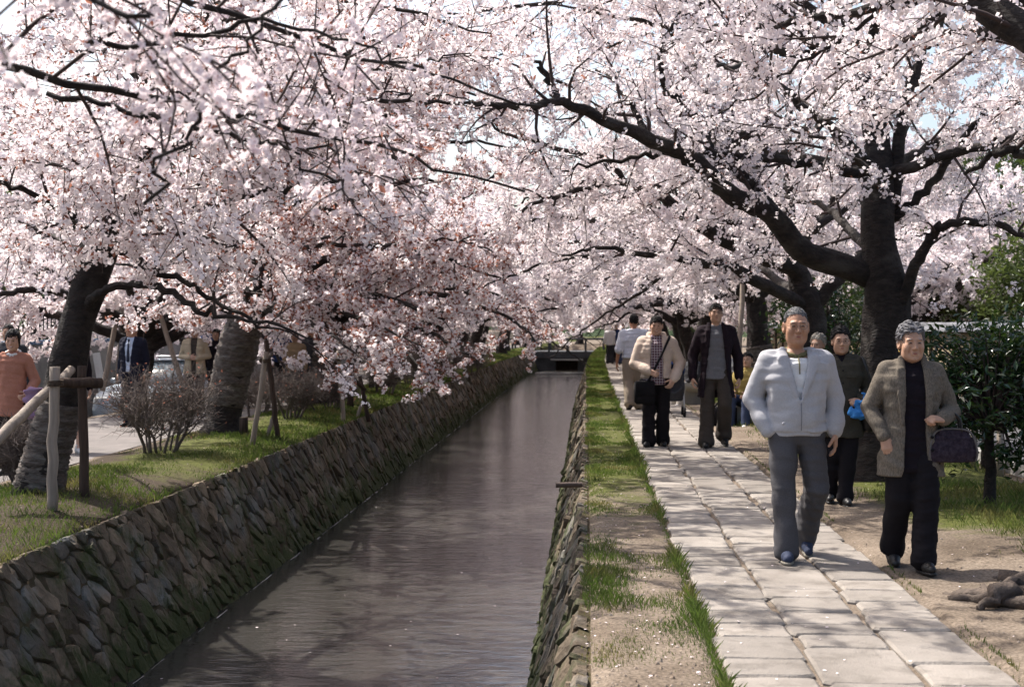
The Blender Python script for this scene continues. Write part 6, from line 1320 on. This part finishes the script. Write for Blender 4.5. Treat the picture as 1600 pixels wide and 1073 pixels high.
GT = [leafy_bush('garden_tree', (8.6, 26.5, 0), [(0,0,0,.12),(0,0,1.2,.10),(.1,0,2.2,.06)], [(0,0,2.6,1.5,1.4,1.1),(.9,.2,3.2,1.1,1.1,.8),(-.8,0,2.1,.9,.9,.7)], 4200, .075, fresh, 'yellow-green garden tree rising above the tile-capped wall', 'tree', 84),
      leafy_bush('garden_tree', (10.8, 30.5, 0), [(0,0,0,.16),(0,0,1.5,.13),(.1,0,3,.08)], [(0,0,3.2,1.9,1.8,1.6),(1.0,.2,4.4,1.4,1.4,1.2),(-1.0,0,2.6,1.3,1.3,1.0)], 4600, .10, ever, 'dark green garden tree behind the tile-capped wall', 'tree', 85)]
far_ev = leafy_bush('evergreen_tree', (14, 42, 0), [(0,0,0,.25),(0,0,2.5,.2),(0,0,5,.1)], [(0,0,4.2,2.6,2.6,2.6),(1.2,0,6.4,2.0,2.0,1.8),(-1.4,.4,5.6,1.9,1.9,1.8),(0,-.6,2.2,2.3,2.3,1.6)], 5200, .17, ever, 'tall dark evergreen tree behind the right garden', 'tree', 86, 'evergreen trees in the distance')
EV = {}
for i, (x, y, s) in enumerate(((13, 58, 1.1),(17, 70, 1.2),(12, 84, 1.0),(16, 100, 1.3),(9, 108, 1.0),(-19, 48, 1.0),(-18, 62, 1.1),(-21, 76, 1.2),(-16, 92, 1.1),(22, 52, 1.2),(-26, 58, 1.2))):
    copy_thing(far_ev, (x, y, 0), i*1.9, s, 'dark evergreen tree beyond the blossom '+('on the right' if x > 5 else 'on the left' if x < -8 else 'at the far canal end')+', '+'nearest|second nearest|third nearest|fourth|fifth|sixth|seventh|eighth|ninth'.split('|')[EV.setdefault(x > 5, [0]).__len__()-1]+' from the camera'); EV[x > 5].append(0)
copy_thing(GT[1], (9.6, 40, 0), 2.0, 1.0, 'dark green garden tree further back behind the wall'); copy_thing(GT[1], (9.2, 21.8, 0), 1.0, .8, 'dark green garden tree at the right edge above the wall'); copy_thing(GT[0], (9.0, 35.5, 0), 2.6, .9, 'smaller yellow-green garden tree along the wall')
copy_thing(GT[1], (5.2, 31, 0), 4.0, .62, 'dark bushy evergreen right of the matted tree')
hill_m = mat('wooded_hill', (.05,.075,.03), (.03,.05,.02), scale=.12, rough=.95, bump=1, bscale=.4, bdist=2.0)
a = np.linspace(-1.25, 1.25, 90); rr_ = np.array((160, 200, 260, 340)); A, Rr_ = np.meshgrid(a, rr_, indexing='ij'); Hh = np.array((-2, .45, .85, 1.0))[None]*(9+9*n2(A*3, A*0, 1.7, 5))[...] + 3*n2(A*60, Rr_*.2, 1, 3)
i, j = np.meshgrid(np.arange(89), np.arange(3), indexing='ij'); tag(mesh_np('hill', np.stack((Rr_*np.sin(A), Rr_*np.cos(A), Hh), -1).reshape(-1, 3), [np.stack((i*4+j, i*4+j+1, (i+1)*4+j+1, (i+1)*4+j), -1).reshape(-1, 4)], [hill_m]), kind='structure')
# ---- garden wall with a tiled cap
bam = mat('bamboo_matting', (.42,.34,.22), (.27,.21,.13), scale=3, rough=.85, bump=.6, bscale=7, bdist=.02, stretch=(9,9,.35), c3=(.33,.28,.2), s3=2)
tile_m = mat('roof_tile', (.15,.155,.17), (.10,.105,.115), scale=6, rough=.4, vary=.25, spec=.5)
t = empty('garden_wall', (7.0, 16, 0), 0, 'beige bamboo-clad garden wall with a grey tile cap beyond the road', 'wall')
mb = MB(); mb.box((.06, 22, .72), (.12, 44, 1.44)); mb.build('wall_core', conc, t, smooth=False); mb = MB(); mb.box((.03, 22, .12), (.24, 44, .24)); mb.build('plinth', conc, t, smooth=False)
sl = MB()
for y in np.arange(.02, 44, .045):
    if y > 1.0: sl.box((-.012-.006*rng.random(), y, .84), (.018, .040, 1.16+.02*rng.random()), bev=0)
tag(sl.build('bamboo_slats', bam, t, smooth=False), kind='stuff')
for y in np.arange(0.5, 44, 1.82):
    mb = MB(); mb.box((-.05, y, .75), (.07, .07, 1.5)); mb.build('wall_post', logd_m, t, smooth=False)
mb = MB()
for z in (.45, 1.15): mb.tube([(-.035,0,z),(-.035,44,z)], .014, 6)
mb.build('rail', logd_m, t)
cap_me = None
for k, y in enumerate(np.arange(0, 44, .30)):
    if cap_me is None:
        mb = MB(); a = np.linspace(0, math.pi, 7); 
        P = np.array([(-.24,-.02),(-.22,.02),(-.09,.075),(-.07,.12),(-.035,.15),(.035,.15),(.07,.12),(.09,.075),(.24,.02),(.24,-.02)]); n = len(P)
        V = np.vstack((np.c_[P[:,0], np.full(n, .004), P[:,1]], np.c_[P[:,0]*1.03, np.full(n, .287), P[:,1]*1.05], np.c_[P[:,0], np.full(n, .294), P[:,1]])); j = np.arange(n); jn = (j+1) % n
        mb.add(V, np.vstack((np.stack((jn, j, n+j, n+jn), -1), np.stack((n+jn, n+j, 2*n+j, 2*n+jn), -1)))); o = mb.build('cap_tile', tile_m, t, smooth=False); cap_me = o.data
    else: o = bpy.data.objects.new('cap_tile', cap_me); COL.objects.link(o); o.parent = t
    o.location = (.06, y, 1.47+.004*rng.standard_normal())
# posts along the lawn edge
for k, (px, py) in enumerate(((1594,760),(1552,740),(1512,727),(1477,716),(1450,707),(1426,699))):
    g = G(px, py); t = empty('wooden_post', tuple(g), 0, ('nearest','second nearest','third','fourth','fifth','furthest')[k]+' weathered post along the lawn edge below the camellia', 'post', 'posts along the lawn edge')
    mb = MB(); mb.tube([(0,0,-.05),(0,0,.3),(.004,0,.55)], (.04,.038,.037), 10); mb.build('shaft', log_m, t); mb = MB(); mb.lathe([(.037,.55),(.034,.575),(.0,.582)], k=10); mb.build('cap', cut_m, t)
# ---- bridge across the far end of the canal
dark_conc = mat('damp_concrete', (.065,.068,.072), (.038,.04,.043), scale=2, rough=.8, bump=.3, bscale=20)
t = empty('footbridge', (-1.4+float(cx(86)), 86, 0), 0, 'low concrete bridge with a dark grated opening across the far end of the canal', 'bridge')
mb = MB(); mb.box((-.3, 1.2, -.21), (7.2, 3.4, .42), bev=.02); mb.build('deck', dark_conc, t, smooth=False)
mb = MB(); mb.box((-1.75, .4, -.9), (1.5, 1.6, .98)); mb.build('abutment', dark_conc, t, smooth=False); mb = MB(); mb.box((1.0, .4, -.9), (1.35, 1.6, .98)); mb.build('abutment', dark_conc, t, smooth=False)
mb = MB(); mb.box((-.33, -.55, -.50), (1.95, .16, .10), bev=.01); mb.build('ledge', conc, t, smooth=False)
mb = MB(); mb.box((-.33, 1.3, -.9), (1.8, .1, .98)); mb.build('back_wall', logd_m, t, smooth=False)
for x in np.linspace(-.95, .28, 11):
    mb = MB(); mb.tube([(x,-.3,-1.3),(x,-.3,-.46)], .018, 6); mb.build('grate_bar', logd_m, t)
for s in (-.45, 2.85):
    for x in np.arange(-3.6, 3.1, 1.1): mb = MB(); mb.box((x, s, .35), (.12, .12, .72), bev=.01); mb.build('railing_post', dark_conc, t, smooth=False)
    mb = MB(); mb.box((-.3, s, .73), (7.0, .14, .09), bev=.01); mb.build('handrail', dark_conc, t, smooth=False)
t = empty('weir', (-1.75+float(cx(80)), 80, WZ), 0, 'low pale weir sill across the water below the bridge', 'weir'); mb = MB(); mb.box((0,0,.0), (3.1,.22,.10), bev=.02); mb.build('sill', conc, t, smooth=False)
# ---- the roadside at the far left: low wall, railing, boards, cars
lw = mat('old_plaster_wall', (.28,.28,.27), (.19,.19,.185), scale=1.1, rough=.9, bump=.3, bscale=20, c3=(.15,.15,.145), s3=.9, detail=8); bluecap = mat('blue_coping', (.07,.14,.24), (.05,.10,.18), scale=4, rough=.6)
t = empty('roadside_wall', (-11.5, 22, -.6), 0, 'low grey plastered wall with a blue coping beyond the side road', 'wall'); mb = MB(); mb.box((0, 32, .88), (.18, 64, 1.78)); mb.build('wall_face', lw, t, smooth=False)
for y in np.arange(0, 64, 2.0): mb = MB(); mb.box((0, y+1, 1.81), (.28, 1.985, .09), bev=.012); mb.build('coping', bluecap, t, smooth=False)
t = empty('iron_railing', (-11.5, 28, 1.255), 0, 'black iron railing on top of the grey roadside wall', 'railing'); pk = None; iron = mat('black_iron', (.015,.015,.016), rough=.5, metallic=.5)
for y in np.arange(0, 14, .22):
    if pk is None: mb = MB(); mb.box((0,0,.4), (.022,.022,.86)); mb.tube([(0,0,.83),(0,0,.86),(0,0,.93)], (.02,.022,.002), 6); o = mb.build('picket', iron, t, smooth=False); pk = o.data
    else: o = bpy.data.objects.new('picket', pk); COL.objects.link(o); o.parent = t
    o.location = (0, y, 0)
for z in (.12, .72): mb = MB(); mb.box((0, 7, z), (.03, 14, .035)); mb.build('rail', iron, t, smooth=False)
redp = mat('red_paint', (.32,.03,.025), (.25,.025,.02), scale=6, rough=.5); whitep = mat('white_board', (.7,.7,.68), (.6,.6,.58), scale=3, rough=.6); greyp = mat('grey_roof', (.12,.12,.13), rough=.6)
for px, d, lab in ((150, 33.5, 'small red gabled box on a post above the roadside wall'), (222, 36, 'second small red box on a post, half hidden by blossom')):
    p = at(px, 505, d); t = empty('notice_box', (p[0], p[1], -.6), -.3, lab, 'notice box'); h0 = p[2]+.6
    mb = MB(); mb.box((0,0,h0/2), (.08,.08,h0)); mb.build('post', logd_m, t, smooth=False); mb = MB(); mb.box((0,0,h0+.12), (.34,.18,.26), bev=.01); mb.build('box', redp, t, smooth=False)
    mb = MB(); mb.add([(-.22,-.14,h0+.25),(.22,-.14,h0+.25),(.22,.14,h0+.25),(-.22,.14,h0+.25),(0,-.14,h0+.40),(0,.14,h0+.40)], [(0,1,2,3),(1,4,5,2),(0,3,5,4)], [(0,4,1),(2,5,3)]); mb.build('roof', redp, t, smooth=False)
p = at(141, 578, 30.5); t = empty('signboard', (p[0], p[1], -.6), 0, 'narrow white signboard leaning against the grey roadside wall', 'signboard'); mb = MB(); Mx = np.array(Matrix.Rotation(-.16, 3, 'Y')); mb.box((.05,0,1.0), (.16,.03,1.15), M=Mx); mb.build('board', whitep, t, smooth=False)
mb = MB(); mb.box((.05,0,.25), (.05,.05,.52), M=Mx); mb.build('leg', logd_m, t, smooth=False)
paint = {}
def car(x, y, rz, colr, lab, gz=-.585):
    t = empty('parked_car', (x, y, gz), rz, lab, 'car', 'cars parked on the side road'); pm = mat('car_paint', colr, rough=.25, spec=.6); gl = mat('car_glass', (.10,.13,.15), rough=.05, spec=.9); tyre = mat('tyre', (.015,.015,.015), rough=.9)
    def shell(st, k, name, m):                      # stations along y: (y, half width, z0, z1, corner)
        V = []
        for yy, hw, z0, z1, tw in st: V += [(-hw,yy,z0),(-hw*1.02,yy,z0+.35*(z1-z0)),(-hw*.98,yy,z0+.8*(z1-z0)),(-hw*tw,yy,z1),(hw*tw,yy,z1),(hw*.98,yy,z0+.8*(z1-z0)),(hw*1.02,yy,z0+.35*(z1-z0)),(hw,yy,z0)]
        n = len(st); Q = [(i*8+j, i*8+(j+1)%8, (i+1)*8+(j+1)%8, (i+1)*8+j) for i in range(n-1) for j in range(8)]; Q += [(3,2,1,0),(4,3,0,7),(4,7,6,5)]; b = (n-1)*8; Q += [(b,b+1,b+2,b+3),(b+7,b,b+3,b+4),(b+5,b+6,b+7,b+4)]
        mb = MB(); mb.add(V, [q[::-1] for q in Q]); return mb.build(name, m, t)
    shell([(-2.05,.62,.35,.62,.9),(-1.95,.76,.25,.74,.9),(-1.4,.82,.22,.86,.88),(-.75,.83,.22,.93,.88),(.6,.83,.22,.95,.88),(1.5,.82,.22,.93,.88),(1.95,.76,.26,.86,.9),(2.05,.66,.36,.72,.9)], 8, 'body', pm)
    shell([(-.95,.70,.90,.93,.9),(-.25,.70,.92,1.36,.82),(.1,.70,.92,1.40,.82),(1.0,.70,.93,1.39,.82),(1.7,.68,.91,.96,.9)], 8, 'cabin_glass', gl)
    mb = MB(); mb.box((0,.42,1.405), (1.12,1.35,.035), bev=.015); mb.build('roof', pm, t)
    for sx in (-1, 1):
        for y0, z0, y1, z1 in ((-.95,.92,-.25,1.40),(1.7,.94,1.0,1.40),(.42,.94,.42,1.40)): mb = MB(); mb.tube([(sx*.71,y0,z0),(sx*.60,y1,z1)], .03, 6); mb.build('pillar', pm, t)
        mb = MB(); mb.box((sx*.55,-1.99,.62), (.30,.10,.13), bev=.02); mb.build('headlight', whitep, t); mb = MB(); mb.box((sx*.58,2.0,.68), (.22,.10,.14), bev=.02); mb.build('tail_light', redp, t); mb = MB(); mb.box((sx*.93,-.62,.97), (.14,.08,.11), bev=.02); mb.build('mirror', pm, t)
        for yy in (-1.3, 1.28):
            mb = MB(); mb.tube([(sx*.70,yy,.30),(sx*.86,yy,.30)], .30, 20); w_ = mb.build('wheel', tyre, t); mb = MB(); mb.tube([(sx*.862,yy,.30),(sx*.872,yy,.30)], .19, 14); mb.build('rim', steel_m, w_)
    return t
car(X_of(252, 30.5), 30.5, -.12, (.45,.52,.58), 'pale blue-white car parked behind the woman in the sand-coloured jacket'); car(X_of(150, 33.0)+1.3, 34.0, -.05, (.55,.56,.58), 'silver-white car parked near the leaning signboard'); car(X_of(215, 38), 39, .0, (.05,.06,.08), 'dark car parked furthest along the side road')
# pushchair
t = empty('pushchair', (X_of(1052, 24.6), 24.6, 0), 0, 'small dark pushchair on the path behind the man in the cream jacket', 'pushchair'); f = Field((-.3,-.4,.1), (.3,.35,1.0), .018)
f.loft([(0,.05,.30,.17,.16),(0,.0,.5,.19,.15),(0,.08,.72,.18,.12)], k=0); f.ell((0,-.1,.62), (.14,.16,.2), k=.02, op='s'); V, Q = f.mesh(); mesh_np('seat', V, [Q], [c_dgrey], t)
f = Field((-.3,-.4,.5), (.3,.4,1.1), .018); f.ell((0,.06,.80), (.20,.22,.17), k=0); f.ell((0,-.05,.74), (.17,.24,.16), k=.01, op='s'); V, Q = f.mesh(); mesh_np('hood', V, [Q], [c_dblue], t)
for s in (-1, 1):
    mb = MB(); mb.tube([(s*.17,-.25,.10),(s*.17,.05,.45),(s*.17,.40,.98)], .012, 6); mb.tube([(s*.17,.28,.10),(s*.17,.0,.5)], .012, 6); mb.build('frame', steel_m, t)
    for yy in (-.25, .28): mb = MB(); mb.tube([(s*.17-.02,yy,.085),(s*.17+.02,yy,.085)], .085, 14); mb.build('wheel', black_m, t)
mb = MB(); mb.tube([(-.17,.40,.98),(.17,.40,.98)], .014, 8); mb.build('handle', black_m, t)
# low seat under the right-hand trees
for px, d, lab in ((1168, 22.75, 'low stone block used as a seat by the person in mustard'), (1084, 28.7, 'low stone block used as a seat beside the pushchair')):
    mb = MB(); mb.box((0,0,.14), (.62,.4,.36), bev=.03); o = mb.build('stone_seat', conc, smooth=False); o.location = (X_of(px, d), d, 0); tag(o, lab, 'stone seat')
tag(shoulder_bag('backpack', 'dark bag lying on the ground beside the person in mustard', X_of(1128, 22.4), 22.4, 0, .42, .3, .3, black_m, [(X_of(1128, 22.4)-.15,22.4,.28),(X_of(1128, 22.4),22.35,.40),(X_of(1128, 22.4)+.15,22.4,.28)]), cat='bag')
